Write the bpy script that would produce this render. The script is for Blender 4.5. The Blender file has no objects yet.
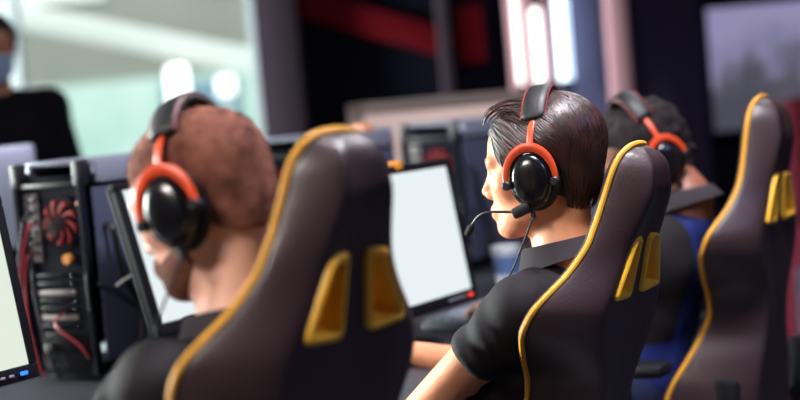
import bpy, bmesh, math, random
import numpy as np
from mathutils import Vector, Matrix, Euler

rng = np.random.default_rng(7)
random.seed(7)
SC = bpy.context.scene
COL = SC.collection
PI = math.pi

# ------------------------------------------------------------------ camera
CAM = np.array([0.0, 0.0, 1.28])
PITCH, ROLL = math.radians(3.37), math.radians(5.02)
FPX = 1500.0
CM = (Matrix.Rotation(PI / 2 - PITCH, 3, 'X') @ Matrix.Rotation(-ROLL, 3, 'Z'))


def at(px, py, depth):
    """point of the photograph at a distance along the view"""
    d = CM @ Vector(((px - 400) / FPX, -(py - 200) / FPX, -1.0))
    return np.array(CAM) + np.array(d) * depth


# ------------------------------------------------------------------ the row of seats
HEAD = math.radians(148.7)
FW = np.array([math.cos(HEAD), math.sin(HEAD), 0.0])      # where the players look
LF = np.array([-math.sin(HEAD), math.cos(HEAD), 0.0])     # their left hand side
RW = -LF                                                   # along the row, away from the camera


# ------------------------------------------------------------------ materials
def lin(c):
    return tuple(((x / 12.92) if x <= 0.04045 else ((x + 0.055) / 1.055) ** 2.4) for x in c)


def rgb(r, g, b):
    return lin((r / 255, g / 255, b / 255))


def mat(name, col, rough=0.5, metal=0.0, spec=0.5, bump=0.0, bscale=200.0, var=0.0, vscale=8.0,
        emit=None, estr=0.0, sss=0.0, coat=0.0, trans=0.0, sheen=0.0, col2=None, stretch=None):
    m = bpy.data.materials.new(name)
    m.use_nodes = True
    nt = m.node_tree
    N = nt.nodes
    L = nt.links
    b = N['Principled BSDF']
    b.inputs['Base Color'].default_value = (*col, 1)
    b.inputs['Roughness'].default_value = rough
    b.inputs['Metallic'].default_value = metal
    b.inputs['Specular IOR Level'].default_value = spec
    b.inputs['Coat Weight'].default_value = coat
    b.inputs['Transmission Weight'].default_value = trans
    b.inputs['Sheen Weight'].default_value = sheen
    if sss:
        b.inputs['Subsurface Weight'].default_value = sss
        b.inputs['Subsurface Radius'].default_value = (1.0, 0.35, 0.2)
        b.inputs['Subsurface Scale'].default_value = 0.012
    if emit is not None:
        b.inputs['Emission Color'].default_value = (*emit, 1)
        b.inputs['Emission Strength'].default_value = estr
    tc = N.new('ShaderNodeTexCoord')
    src = tc.outputs['Object']
    if stretch:
        mp = N.new('ShaderNodeMapping')
        mp.inputs['Scale'].default_value = stretch
        L.new(src, mp.inputs['Vector'])
        src = mp.outputs['Vector']
    if var:
        nz = N.new('ShaderNodeTexNoise')
        nz.inputs['Scale'].default_value = vscale
        nz.inputs['Detail'].default_value = 5
        L.new(src, nz.inputs['Vector'])
        rp = N.new('ShaderNodeValToRGB')
        rp.color_ramp.elements[0].position = 0.3
        rp.color_ramp.elements[1].position = 0.7
        c2 = col2 if col2 is not None else tuple(min(1, x * (1 + var)) for x in col)
        c1 = col if col2 is not None else tuple(x * (1 - var) for x in col)
        rp.color_ramp.elements[0].color = (*c1, 1)
        rp.color_ramp.elements[1].color = (*c2, 1)
        L.new(nz.outputs['Fac'], rp.inputs['Fac'])
        L.new(rp.outputs['Color'], b.inputs['Base Color'])
    if bump:
        n2 = N.new('ShaderNodeTexNoise')
        n2.inputs['Scale'].default_value = bscale
        n2.inputs['Detail'].default_value = 3
        L.new(src, n2.inputs['Vector'])
        bp = N.new('ShaderNodeBump')
        bp.inputs['Strength'].default_value = bump
        bp.inputs['Distance'].default_value = 0.002
        L.new(n2.outputs['Fac'], bp.inputs['Height'])
        L.new(bp.outputs['Normal'], b.inputs['Normal'])
    return m


M = {}
M['leather'] = mat('dark_leather', rgb(58, 43, 44), 0.40, spec=0.5, bump=0.25, bscale=260, var=0.12, vscale=5)
M['piping'] = mat('yellow_piping', rgb(222, 158, 42), 0.5, bump=0.2, bscale=500)
M['vent'] = mat('yellow_vent_plastic', rgb(250, 192, 56), 0.35, spec=0.5)
M['black'] = mat('black_plastic', rgb(17, 17, 23), 0.5, bump=0.08, bscale=600)
M['gloss'] = mat('gloss_black', rgb(16, 16, 20), 0.22, spec=0.6)
M['cushion'] = mat('ear_cushion', rgb(20, 19, 23), 0.55, bump=0.3, bscale=220)
M['red'] = mat('red_metal', rgb(216, 72, 30), 0.38, metal=0.0, spec=0.6)
M['redline'] = mat('red_stitching', rgb(150, 40, 50), 0.5)
M['foam'] = mat('mic_foam', rgb(22, 22, 26), 0.9, bump=0.8, bscale=900)
M['cable'] = mat('cable_rubber', rgb(20, 20, 26), 0.45)
M['chrome'] = mat('steel', rgb(170, 172, 180), 0.25, metal=1.0)
M['eye'] = mat('eye_white', rgb(225, 220, 215), 0.2)
M['iris'] = mat('iris', rgb(40, 24, 16), 0.2)
M['lips'] = mat('lips', rgb(186, 104, 92), 0.45, sss=0.1)


# ------------------------------------------------------------------ mesh helpers
def tag(o, label=None, cat=None, group=None, kind=None):
    if label: o['label'] = label
    if cat: o['category'] = cat
    if group: o['group'] = group
    if kind: o['kind'] = kind
    return o


def link(name, me, m=None, parent=None, smooth=True, sharp=None):
    o = bpy.data.objects.new(name, me)
    COL.objects.link(o)
    if m is not None:
        for mm in (m if isinstance(m, (list, tuple)) else [m]):
            me.materials.append(mm)
    if smooth and len(me.polygons):
        me.polygons.foreach_set('use_smooth', [True] * len(me.polygons))
        if sharp is not None:
            me.set_sharp_from_angle(angle=math.radians(sharp))
    if parent is not None:
        o.parent = parent
    return o


def empty(name, loc=(0, 0, 0), rz=0.0, parent=None):
    o = bpy.data.objects.new(name, None)
    COL.objects.link(o)
    o.location = tuple(loc)
    o.rotation_euler = (0, 0, rz)
    o.empty_display_size = 0.1
    if parent is not None:
        o.parent = parent
    return o


def quads_mesh(name, V, Q):
    me = bpy.data.meshes.new(name)
    V = np.asarray(V, dtype=np.float32)
    Q = np.asarray(Q, dtype=np.int32)
    me.vertices.add(len(V))
    me.vertices.foreach_set('co', V.ravel())
    n = Q.shape[1]
    me.loops.add(Q.size)
    me.loops.foreach_set('vertex_index', Q.ravel())
    me.polygons.add(len(Q))
    me.polygons.foreach_set('loop_start', np.arange(0, Q.size, n, dtype=np.int32))
    me.polygons.foreach_set('loop_total', np.full(len(Q), n, dtype=np.int32))
    me.update(calc_edges=True)
    me.validate()
    return me


class MB:
    """collects shapes into one mesh"""

    def __init__(self):
        self.v, self.f, self.mi = [], [], []

    def add(self, V, F, mi=0):
        b = len(self.v)
        self.v += [tuple(float(c) for c in p) for p in V]
        self.f += [tuple(int(i) + b for i in q) for q in F]
        self.mi += [mi] * len(F)
        return self

    def loft(self, rings, closed=True, caps=True, mi=0):
        n = len(rings[0])
        V = [p for r in rings for p in r]
        F = []
        for a in range(len(rings) - 1):
            for i in range(n if closed else n - 1):
                j = (i + 1) % n
                F.append((a * n + i, a * n + j, (a + 1) * n + j, (a + 1) * n + i))
        if caps and closed:
            F.append(tuple(reversed(range(n))))
            F.append(tuple((len(rings) - 1) * n + i for i in range(n)))
        return self.add(V, F, mi)

    def tube(self, pts, r, n=10, mi=0, caps=True, flat=None):
        """round (or flattened) tube along points"""
        P = np.array(pts, float)
        R = np.full(len(P), r) if np.isscalar(r) else np.array(r, float)
        T = np.gradient(P, axis=0)
        T /= np.linalg.norm(T, axis=1)[:, None] + 1e-12
        up = np.array([0, 0, 1.0]) if abs(T[0][2]) < 0.9 else np.array([1.0, 0, 0])
        rings = []
        u = np.cross(up, T[0]); u /= np.linalg.norm(u)
        for i in range(len(P)):
            u = u - T[i] * np.dot(u, T[i]); u /= np.linalg.norm(u)
            w = np.cross(T[i], u)
            rings.append([P[i] + R[i] * (math.cos(a) * u + math.sin(a) * w * (flat or 1)) for a in
                          [2 * PI * k / n for k in range(n)]])
        return self.loft(rings, mi=mi, caps=caps)

    def box(self, c, s, rz=0.0, bev=0.0, M3=None, mi=0):
        bm = bmesh.new()
        bmesh.ops.create_cube(bm, size=1.0)
        for v in bm.verts:
            v.co = Vector((v.co.x * s[0], v.co.y * s[1], v.co.z * s[2]))
        if bev:
            bmesh.ops.bevel(bm, geom=bm.edges[:] + bm.verts[:], offset=min(bev, min(s) * 0.48), segments=2, profile=0.5, affect='EDGES')
        R = M3 if M3 is not None else Matrix.Rotation(rz, 3, 'Z')
        bm.verts.index_update()
        V = [tuple(R @ v.co + Vector(c)) for v in bm.verts]
        F = [[v.index for v in f.verts] for f in bm.faces]
        bm.free()
        return self.add(V, F, mi)

    def lathe(self, prof, n=24, axis='Z', origin=(0, 0, 0), sx=1.0, sy=1.0, mi=0):
        rings = []
        for r, h in prof:
            ring = []
            for k in range(n):
                a = 2 * PI * k / n
                p = (r * sx * math.cos(a), r * sy * math.sin(a), h)
                if axis == 'Y': p = (p[0], h, -p[1])
                if axis == 'X': p = (h, p[0], p[1])
                ring.append(tuple(p[i] + origin[i] for i in range(3)))
            rings.append(ring)
        return self.loft(rings, mi=mi)

    def xf(self, M4):
        self.v = [tuple(M4 @ Vector(p)) for p in self.v]
        return self

    def build(self, name, m, parent=None, smooth=True, sharp=40):
        me = bpy.data.meshes.new(name)
        me.from_pydata(self.v, [], self.f)
        me.update()
        bm = bmesh.new(); bm.from_mesh(me)
        bmesh.ops.recalc_face_normals(bm, faces=bm.faces[:])
        bm.to_mesh(me); bm.free()
        o = link(name, me, m, parent, smooth, sharp)
        if any(self.mi):
            me.polygons.foreach_set('material_index', self.mi)
        return o


def cat(P, n=8, closed=False):
    """Catmull-Rom through points"""
    P = [np.array(p, float) for p in P]
    out = []
    m = len(P)
    rg = range(m) if closed else range(m - 1)
    for i in rg:
        if closed:
            a, b, c, d = P[(i - 1) % m], P[i], P[(i + 1) % m], P[(i + 2) % m]
        else:
            a, b, c, d = P[max(i - 1, 0)], P[i], P[i + 1], P[min(i + 2, m - 1)]
        for k in range(n):
            t = k / n
            out.append(0.5 * ((2 * b) + (c - a) * t + (2 * a - 5 * b + 4 * c - d) * t * t + (3 * b - a - 3 * c + d) * t ** 3))
    if not closed: out.append(P[-1])
    return out


# ------------------------------------------------------------------ implicit bodies
def ell(c, r, R=None):
    c = np.array(c, float); r = np.array(r, float)
    def f(p):
        q = p - c
        if R is not None: q = q @ R
        k0 = np.linalg.norm(q / r, axis=1)
        k1 = np.linalg.norm(q / (r * r), axis=1) + 1e-9
        return k0 * (k0 - 1) / k1
    m = r.max()
    return f, c - m, c + m


def cap(a, b, ra, rb=None):
    a = np.array(a, float); b = np.array(b, float); rb = ra if rb is None else rb
    def f(p):
        ab = b - a
        h = np.clip(((p - a) @ ab) / (ab @ ab + 1e-12), 0, 1)
        return np.linalg.norm(p - a - h[:, None] * ab, axis=1) - (ra + (rb - ra) * h)
    m = max(ra, rb)
    return f, np.minimum(a, b) - m, np.maximum(a, b) + m


def smin(a, b, k):
    h = np.clip(k - np.abs(a - b), 0, None) / k
    return np.minimum(a, b) - h * h * k * 0.25


class Body:
    def __init__(self): self.ops = []
    def add(self, prim, k=0.02): self.ops.append(('+', prim, k)); return self
    def sub(self, prim, k=0.006): self.ops.append(('-', prim, k)); return self

    def ev(self, P, inflate=0.0):
        f = np.full(len(P), 1.0)
        for s, (g, lo, hi), k in self.ops:
            mg = k + 0.03 + abs(inflate)
            m = np.all((P > lo - mg) & (P < hi + mg), axis=1)
            if not m.any(): continue
            d = g(P[m])
            f[m] = smin(f[m], d, k) if s == '+' else -smin(-f[m], d, k)
        return f - inflate

    def grid(self, ax, ay, az, inflate=0.0):
        F = np.full((len(ax), len(ay), len(az)), 1.0, dtype=np.float64)
        for s, (g, lo, hi), k in self.ops:
            mg = k + 0.03 + abs(inflate)
            sl = []
            for a, l, h in ((ax, lo[0], hi[0]), (ay, lo[1], hi[1]), (az, lo[2], hi[2])):
                sl.append(slice(int(np.searchsorted(a, l - mg)), int(np.searchsorted(a, h + mg))))
            sub = F[sl[0], sl[1], sl[2]]
            if sub.size == 0: continue
            G = np.stack(np.meshgrid(ax[sl[0]], ay[sl[1]], az[sl[2]], indexing='ij'), -1).reshape(-1, 3)
            d = g(G).reshape(sub.shape)
            F[sl[0], sl[1], sl[2]] = smin(sub, d, k) if s == '+' else -smin(-sub, d, k)
        return F - inflate


def axis(*segs):
    out = []
    for a, b, st in segs:
        n = max(1, int(round((b - a) / st)))
        out.append(np.linspace(a, b, n, endpoint=False))
    out.append(np.array([segs[-1][1]]))
    return np.concatenate(out)


def snet(F, ax, ay, az, smooth=2):
    ins = F < 0
    nx, ny, nz = F.shape
    cnt = np.zeros((nx - 1, ny - 1, nz - 1), np.int8)
    for a in (0, 1):
        for b in (0, 1):
            for c in (0, 1):
                cnt += ins[a:nx - 1 + a, b:ny - 1 + b, c:nz - 1 + c]
    act = (cnt > 0) & (cnt < 8)
    I = np.argwhere(act)
    vid = np.full(act.shape, -1, np.int32)
    vid[act] = np.arange(len(I))
    CO = [(a, b, c) for a in (0, 1) for b in (0, 1) for c in (0, 1)]
    val = np.stack([F[I[:, 0] + a, I[:, 1] + b, I[:, 2] + c] for a, b, c in CO], 1)
    pos = np.stack([np.stack([ax[I[:, 0] + a], ay[I[:, 1] + b], az[I[:, 2] + c]], 1) for a, b, c in CO], 1)
    acc = np.zeros((len(I), 3)); n = np.zeros(len(I))
    for i in range(8):
        for j in range(i + 1, 8):
            if sum(x != y for x, y in zip(CO[i], CO[j])) != 1: continue
            m = (val[:, i] < 0) != (val[:, j] < 0)
            t = val[m, i] / (val[m, i] - val[m, j])
            acc[m] += pos[m, i] + t[:, None] * (pos[m, j] - pos[m, i]); n[m] += 1
    V = acc / n[:, None]
    Q = []
    def emit(sel, A, B, C, D, sgn):
        q = np.stack([A, B, C, D], 1)
        q[~sgn] = q[~sgn][:, ::-1]
        Q.append(q)
    E = np.argwhere(ins[:-1, 1:-1, 1:-1] != ins[1:, 1:-1, 1:-1]) + [0, 1, 1]
    i, j, k = E.T
    emit(E, vid[i, j - 1, k - 1], vid[i, j, k - 1], vid[i, j, k], vid[i, j - 1, k], ins[i, j, k])
    E = np.argwhere(ins[1:-1, :-1, 1:-1] != ins[1:-1, 1:, 1:-1]) + [1, 0, 1]
    i, j, k = E.T
    emit(E, vid[i - 1, j, k - 1], vid[i - 1, j, k], vid[i, j, k], vid[i, j, k - 1], ins[i, j, k])
    E = np.argwhere(ins[1:-1, 1:-1, :-1] != ins[1:-1, 1:-1, 1:]) + [1, 1, 0]
    i, j, k = E.T
    emit(E, vid[i - 1, j - 1, k], vid[i, j - 1, k], vid[i, j, k], vid[i - 1, j, k], ins[i, j, k])
    Q = np.concatenate(Q)
    Q = Q[(Q >= 0).all(1)]
    e = np.concatenate([Q[:, [0, 1]], Q[:, [1, 2]], Q[:, [2, 3]], Q[:, [3, 0]]])
    for _ in range(smooth):
        s = np.zeros_like(V); c = np.zeros(len(V))
        for a in range(3):
            s[:, a] = np.bincount(e[:, 0], V[e[:, 1], a], len(V)) + np.bincount(e[:, 1], V[e[:, 0], a], len(V))
        c = np.bincount(e[:, 0], minlength=len(V)) + np.bincount(e[:, 1], minlength=len(V))
        V = V + 0.5 * (s / np.maximum(c, 1)[:, None] - V)
    return V, Q


# wavy value used for cloth folds and curls
def waves(P, f, seed=0):
    r = np.random.default_rng(seed)
    o = np.zeros(len(P))
    for _ in range(6):
        d = r.normal(size=3); d /= np.linalg.norm(d)
        o += np.sin(P @ d * f * r.uniform(0.6, 1.5) + r.uniform(0, 6.28))
    return o / 6


# ================================================================== gaming chair
K = 1.026
I_ = np.interp
_vU = [-0.46, -0.40, -0.34, -0.28, -0.23, -0.18, -0.135, -0.085, -0.045, -0.005, 0.025, 0.052, 0.08, 0.11, 0.15, 0.20, 0.235, 0.258, 0.272, 0.281]
_U = [0.205, 0.205, 0.19, 0.158, 0.124, 0.113, 0.132, 0.182, 0.215, 0.216, 0.188, 0.156, 0.132, 0.114, 0.097, 0.082, 0.074, 0.064, 0.050, 0.030]
_vB = [-0.46, -0.30, -0.20, -0.10, 0.0, 0.10, 0.15, 0.20, 0.255, 0.281]
_B = [0.050, 0.036, 0.026, 0.018, 0.012, 0.006, -0.006, -0.016, -0.008, 0.010]
_vP = [-0.46, -0.34, -0.26, -0.19, -0.12, -0.05, 0.0, 0.05, 0.10, 0.20, 0.26, 0.281]
_P = [0.24, 0.205, 0.162, 0.134, 0.128, 0.114, 0.095, 0.068, 0.051, 0.044, 0.038, 0.030]
_vF = [-0.46, -0.30, -0.15, 0.0, 0.10, 0.20, 0.26, 0.281]
_Fr = [0.15, 0.125, 0.105, 0.084, 0.068, 0.078, 0.060, 0.038]


def smooth_interp(v, xs, ys):
    """rounded version of a poly-line profile"""
    s = 0; w = 0
    for d, g in ((-0.016, 1), (-0.008, 2), (0, 3), (0.008, 2), (0.016, 1)):
        s += g * I_(v + d, xs, ys); w += g
    return s / w


def back_ring(v, n=6):
    if v > 0.262:
        U, B, P, Fq = (float(I_(v, a, b)) for a, b in ((_vU, _U), (_vB, _B), (_vP, _P), (_vF, _Fr)))
    else:
        U, B, P, Fq = (float(smooth_interp(v, a, b)) for a, b in ((_vU, _U), (_vB, _B), (_vP, _P), (_vF, _Fr)))
    d = P - B
    e = max(Fq, P)
    half = [(0, B + 0.005), (0.26 * U, B + 0.003), (0.48 * U, B), (0.64 * U, B + 0.05 * d), (0.85 * U, B + 0.50 * d),
            (U, P), (0.985 * U, P + 0.014), (0.90 * U, P + 0.022), (0.74 * U, 0.5 * (P + 0.012) + 0.5 * Fq), (0.4 * U, Fq), (0, Fq + 0.002)]
    full = [np.array(p) for p in half] + [np.array((-p[0], p[1])) for p in half[-2:0:-1]]
    return cat(full, n, closed=True), n


HOLE = [(0.020, 0.114), (0.056, 0.110), (0.103, 0.014), (0.027, 0.008)]


def hole_outline(side, inset=0.0, n=6):
    P = [np.array(p) for p in HOLE]
    c = sum(P) / 4
    m = len(P); Q = []
    # inset every edge, then round the corners
    N = []
    for i in range(m):
        a, b = P[i], P[(i + 1) % m]
        t = (b - a) / np.linalg.norm(b - a)
        nn = np.array([-t[1], t[0]])
        if nn @ (c - a) < 0: nn = -nn
        N.append((a + nn * inset, t))
    for i in range(m):
        (a, t), (b, s) = N[i - 1], N[i]
        A = np.array([t, -s]).T
        k = np.linalg.solve(A, b - a)
        Q.append(a + t * k[0])
    out = []
    r = max(0.004, 0.014 - inset * 0.6)
    for i in range(m):
        p, q, w = Q[i - 1], Q[i], Q[(i + 1) % m]
        d1 = (p - q) / np.linalg.norm(p - q); d2 = (w - q) / np.linalg.norm(w - q)
        a, b = q + d1 * r, q + d2 * r
        for j in range(n + 1):
            s = j / n
            out.append((1 - s) ** 2 * a + 2 * s * (1 - s) * q + s * s * b)
    return [(side * p[0], p[1]) for p in out]


def back_surf(u, v):
    U, B, P = (float(smooth_interp(v, a, b)) for a, b in ((_vU, _U), (_vB, _B), (_vP, _P)))
    d = P - B
    x = abs(u) / U
    return float(I_(x, [0, .26, .48, .64, .85, 1], [B + .005, B + .003, B, B + .05 * d, B + .50 * d, P]))


def make_chair(loc, zref, rz, recline, label, group, crown=1.0):
    root = empty('gaming_chair', (loc[0], loc[1], 0), rz)
    tag(root, label, 'chair', group)
    r = math.radians(recline)
    def X(u, v, w):
        if v > 0.12: v = 0.12 + (v - 0.12) * crown
        u, v, w = u * K, v * K, w * K
        return (w * math.cos(r) - v * math.sin(r), u, zref + v * math.cos(r) + w * math.sin(r))
    # --- backrest shell
    vs = list(np.linspace(-0.46, 0.235, 70)) + [0.246, 0.255, 0.262, 0.268, 0.273, 0.277, 0.2795, 0.281]
    mb = MB(); rings = []
    for v in vs:
        ring, n = back_ring(v)
        if v > 0.262:                               # round the crown of the headrest
            t = (v - 0.262) / 0.019
            s = math.sqrt(max(0.0, 1 - 0.80 * t * t))
            mid = 0.033
            ring = [np.array((q[0], mid + (q[1] - mid) * s)) for q in ring]
        rings.append([X(q[0], v, q[1]) for q in ring])
    mb.loft(rings)
    back = mb.build('backrest', M['leather'], root, sharp=70)
    cut = MB()
    for s in (1, -1):
        o = hole_outline(s, 0.003)
        cut.loft([[X(u, v, w) for u, v in o] for w in (-0.08, 0.25)])
    co = cut.build('vent_cut', None, root)
    bpy.context.view_layer.update()
    md = back.modifiers.new('cut', 'BOOLEAN'); md.object = co; md.operation = 'DIFFERENCE'; md.solver = 'EXACT'
    dg = bpy.context.evaluated_depsgraph_get()
    me = bpy.data.meshes.new_from_object(back.evaluated_get(dg))
    back.modifiers.clear(); back.data = me
    me.polygons.foreach_set('use_smooth', [True] * len(me.polygons)); me.set_sharp_from_angle(angle=math.radians(60))
    bpy.data.objects.remove(co)
    # --- yellow vent frames with a deep inner wall
    for s in (1, -1):
        mb = MB(); rr = []
        for ins, dw in ((-0.001, 0.012), (-0.002, -0.004), (0.002, -0.008), (0.0055, -0.007), (0.0075, 0.000), (0.0155, 0.030), (0.0160, 0.048)):
            rr.append([X(u, v, back_surf(u, v) + dw) for u, v in hole_outline(s, ins)])
        for ins in (0.0155, 0.010, 0.004):
            rr.append([X(u, v, float(I_(v, _vF, _Fr)) + (0.003 if ins > 0.012 else 0.005 if ins > 0.008 else -0.002)) for u, v in hole_outline(s, ins)])
        mb.loft(rr, caps=False)
        mb.build('vent_frame', M['vent'], root, sharp=60)
    # --- piping along both wings and over the headrest
    def pip(v):
        return X(float(smooth_interp(v, _vU, _U)) + 0.003, v, float(smooth_interp(v, _vP, _P)) + 0.008)
    L = [pip(v) for v in np.linspace(-0.44, 0.25, 60)]
    top = [X(0.062, 0.262, 0.045), X(0.050, 0.275, 0.041), X(0.030, 0.284, 0.038), X(0.0, 0.2865, 0.037)]
    left = cat(L + top, 3)
    pathp = left + [(p[0], -p[1], p[2]) for p in left[-2::-1]]
    MB().tube(pathp, 0.0052 * K, 8).build('piping', M['piping'], root)
    # --- seams stitched into the wings
    for s in (1, -1):
        pts = []
        for v in np.linspace(-0.40, 0.02, 24):
            U = float(smooth_interp(v, _vU, _U)); u = U * 0.60
            pts.append(X(s * u, v, back_surf(u, v) - 0.0006))
        MB().tube(pts, 0.0016, 6).build('seam', M['cushion'], root)
    # --- seat
    xs = 0.46 * K * math.sin(r) + 0.05
    zs = zref - 0.46 * K * math.cos(r)
    mb = MB(); rings = []
    for t in np.linspace(0, 1, 14):
        x = xs + 0.02 + 0.50 * t
        e = math.sin(PI * min(1, max(0.0, t * 0.94 + 0.03))) ** 0.18
        hw = 0.255 * (1 - 0.10 * t * t)
        bol = 0.055 * (1 - 0.5 * t)
        half = [(0, -0.10), (hw * .8, -0.10), (hw, -0.07), (hw + .012, -0.01), (hw, bol), (hw - .05, bol + .005), (hw - .10, 0.0), (0, -0.01)]
        full = half + [(-a, b) for a, b in half[-2:0:-1]]
        ring = cat([np.array(p) for p in full], 4, closed=True)
        rings.append([(x, q[0] * e, zs - 0.02 + (q[1] + .04) * e) for q in ring])
    mb.loft(rings)
    seat = mb.build('seat', M['leather'], root)
    for s in (1, -1):
        MB().tube(cat([(xs + 0.03 + 0.5 * t, s * (0.267 * (1 - 0.10 * t * t)), zs + 0.012 - 0.01 * t) for t in np.linspace(0.02, 0.9, 8)], 4), 0.005, 8).build('seat_piping', M['piping'], root)
        # recline hinge plate beside the waist
        mb = MB()
        mb.box((xs + 0.05, s * 0.285, zs + 0.00), (0.16, 0.022, 0.09), bev=0.01)
        mb.box((xs + 0.005, s * 0.282, zs + 0.09), (0.055, 0.026, 0.16), M3=Matrix.Rotation(-r, 3, 'Y'), bev=0.01)
        mb.build('hinge_cover', M['black'], root)
        # armrest
        arm = MB().box((xs + 0.24, s * 0.335, zs + 0.20), (0.25, 0.085, 0.03), bev=0.012).build('armrest', M['black'], root)
        mb = MB().box((xs + 0.24, s * 0.335, zs + 0.07), (0.07, 0.03, 0.24), bev=0.008)
        mb.box((xs + 0.24, s * 0.25, zs - 0.115), (0.075, 0.20, 0.025), bev=0.006)
        mb.box((xs + 0.24, s * 0.335, zs - 0.07), (0.075, 0.03, 0.10), bev=0.006)
        mb.build('armrest_post', M['black'], arm)
    # --- pedestal
    cx = xs + 0.25
    MB().box((cx, 0, zs - 0.135), (0.26, 0.22, 0.03), bev=0.008).build('tilt_mechanism', M['black'], root)
    MB().lathe([(0.0, 0.10), (0.03, 0.10), (0.03, 0.24), (0.020, 0.245), (0.020, zs - 0.12), (0.0, zs - 0.12)], 16, origin=(cx, 0, 0)).build('gas_lift', M['gloss'], root)
    MB().lathe([(0, 0.07), (0.05, 0.075), (0.055, 0.12), (0.03, 0.14), (0, 0.14)], 18, origin=(cx, 0, 0)).build('base_hub', M['black'], root)
    for k in range(5):
        a = 2 * PI * k / 5 + 0.3
        mb = MB()
        mb.tube([(cx + q * math.cos(a), q * math.sin(a), h) for q, h in ((0.03, 0.115), (0.12, 0.108), (0.22, 0.09), (0.31, 0.075))], [0.030, 0.028, 0.024, 0.018], 10)
        lg = mb.build('base_leg', M['black'], root)
        ex, ey = cx + 0.31 * math.cos(a), 0.31 * math.sin(a)
        mb = MB()
        for d in (-0.018, 0.018):
            mb.lathe([(0, -0.009), (0.026, -0.009), (0.029, 0), (0.026, 0.009), (0, 0.009)], 16, axis='Y', origin=(ex, ey + d, 0.029))
        mb.box((ex, ey, 0.055), (0.03, 0.03, 0.03), bev=0.006)
        mb.build('caster', M['gloss'], lg)
    return root


# ================================================================== people
SK = {}


def skin_mat(name, col, dark):
    return mat(name, col, 0.46, spec=0.4, sss=0.12, bump=0.12, bscale=420, var=0.10, vscale=14, col2=dark)


SK['fair'] = skin_mat('fair_skin', rgb(244, 194, 172), rgb(234, 176, 152))
SK['tan'] = skin_mat('tan_skin', rgb(230, 164, 126), rgb(218, 146, 108))
SK['brown'] = skin_mat('brown_skin', rgb(150, 96, 72), rgb(132, 80, 60))


def head_ops(b, Mh, hairless=True):
    R = np.array(Mh.to_3x3()); t = np.array(Mh.translation)
    P = lambda x, y, z: R @ np.array([x, y, z]) + t
    E = lambda c, r: ell(P(*c), r, R)
    C = lambda a, c, ra, rb=None: cap(P(*a), P(*c), ra, rb)
    b.add(E((-.010, 0, .045), (.097, .075, .084)), .02)
    b.add(E((.030, 0, .048), (.062, .066, .066)), .03)
    b.add(E((.045, 0, -.020), (.050, .058, .062)), .03)
    b.add(E((.034, 0, -.066), (.050, .050, .040)), .03)
    for s in (1, -1):
        b.add(C((.002, s * .054, -.042), (.064, s * .022, -.092), .015), .025)
        b.add(C((.082, s * .044, .030), (.091, s * .010, .027), .0095), .016)
        b.add(E((.060, s * .046, -.012), (.022, .020, .020)), .02)
    b.add(E((.074, 0, -.092), (.020, .024, .017)), .02)
    b.add(C((.088, 0, .020), (.108, 0, -.022), .0075, .0105), .012)
    for s in (1, -1):
        b.add(E((.098, s * .013, -.030), (.011, .0075, .0075)), .006)
        b.sub(E((.096, s * .033, .011), (.016, .017, .0115)), .010)
        b.add(E((.0765, s * .031, .011), (.0135, .0145, .0130)), .004)
        b.sub(E((.0925, s * .031, .010), (.0075, .0125, .0032)), .002)
    b.add(E((.090, 0, -.061), (.014, .026, .016)), .012)
    b.add(C((.092, .018, -.0585), (.0985, .004, -.0555), .0045, .0058), .004)
    b.add(C((.092, -.018, -.0585), (.0985, -.004, -.0555), .0045, .0058), .004)
    b.add(C((.091, .015, -.0655), (.0965, 0, -.0680), .005, .0064), .004)
    b.add(C((.091, -.015, -.0655), (.0965, 0, -.0680), .005, .0064), .004)
    b.sub(C((.100, .022, -.0620), (.104, 0, -.0617), .0018), .003)
    b.sub(C((.100, -.022, -.0620), (.104, 0, -.0617), .0018), .003)
    for s in (1, -1):                                   # ears, flat against the head inside the cups
        b.add(E((-.012, s * .0725, -.003), (.018, .0065, .030)), .006)
        b.sub(E((-.006, s * .0800, .000), (.009, .0045, .018)), .004)
    return P


def hand_ops(b, w, d, up, side):
    """palm down hand with five bent fingers; w wrist, d direction, side +1 left hand"""
    d = np.array(d, float); d /= np.linalg.norm(d)
    up = np.array(up, float); up = up - d * (up @ d); up /= np.linalg.norm(up)
    x = np.cross(up, d) * 1.0                       # towards the left of the hand
    R = np.stack([d, x, up], 1)
    w = np.array(w, float)
    b.add(ell(w + d * .048, (.052, .040, .0155), R), .018)
    thumb = -side                                   # the thumb sits on the inside
    ln = {0: .070, 1: .080, 2: .073, 3: .056}
    for k in range(4):
        off = thumb * (.030 - .020 * k)
        a = w + d * (.088 - abs(k - 1.2) * .004) + x * off
        sp = d + x * off * 1.2; sp /= np.linalg.norm(sp)
        l = ln[k]
        m1 = a + sp * l * .45 + up * .010
        m2 = m1 + sp * l * .32 - up * .010
        m3 = m2 + sp * l * .16 - up * .014
        b.add(cap(a - sp * .03, m1, .0092, .0085), .006)
        b.add(cap(m1, m2, .0085, .0078), .003)
        b.add(cap(m2, m3, .0078, .0068), .003)
    t0 = w + d * .022 + x * thumb * .030
    t1 = t0 + d * .030 + x * thumb * .024 - up * .004
    t2 = t1 + d * .028 + x * thumb * .006 - up * .004
    b.add(cap(t0, t1, .0125, .0105), .010)
    b.add(cap(t1, t2, .0105, .0082), .004)


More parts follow.
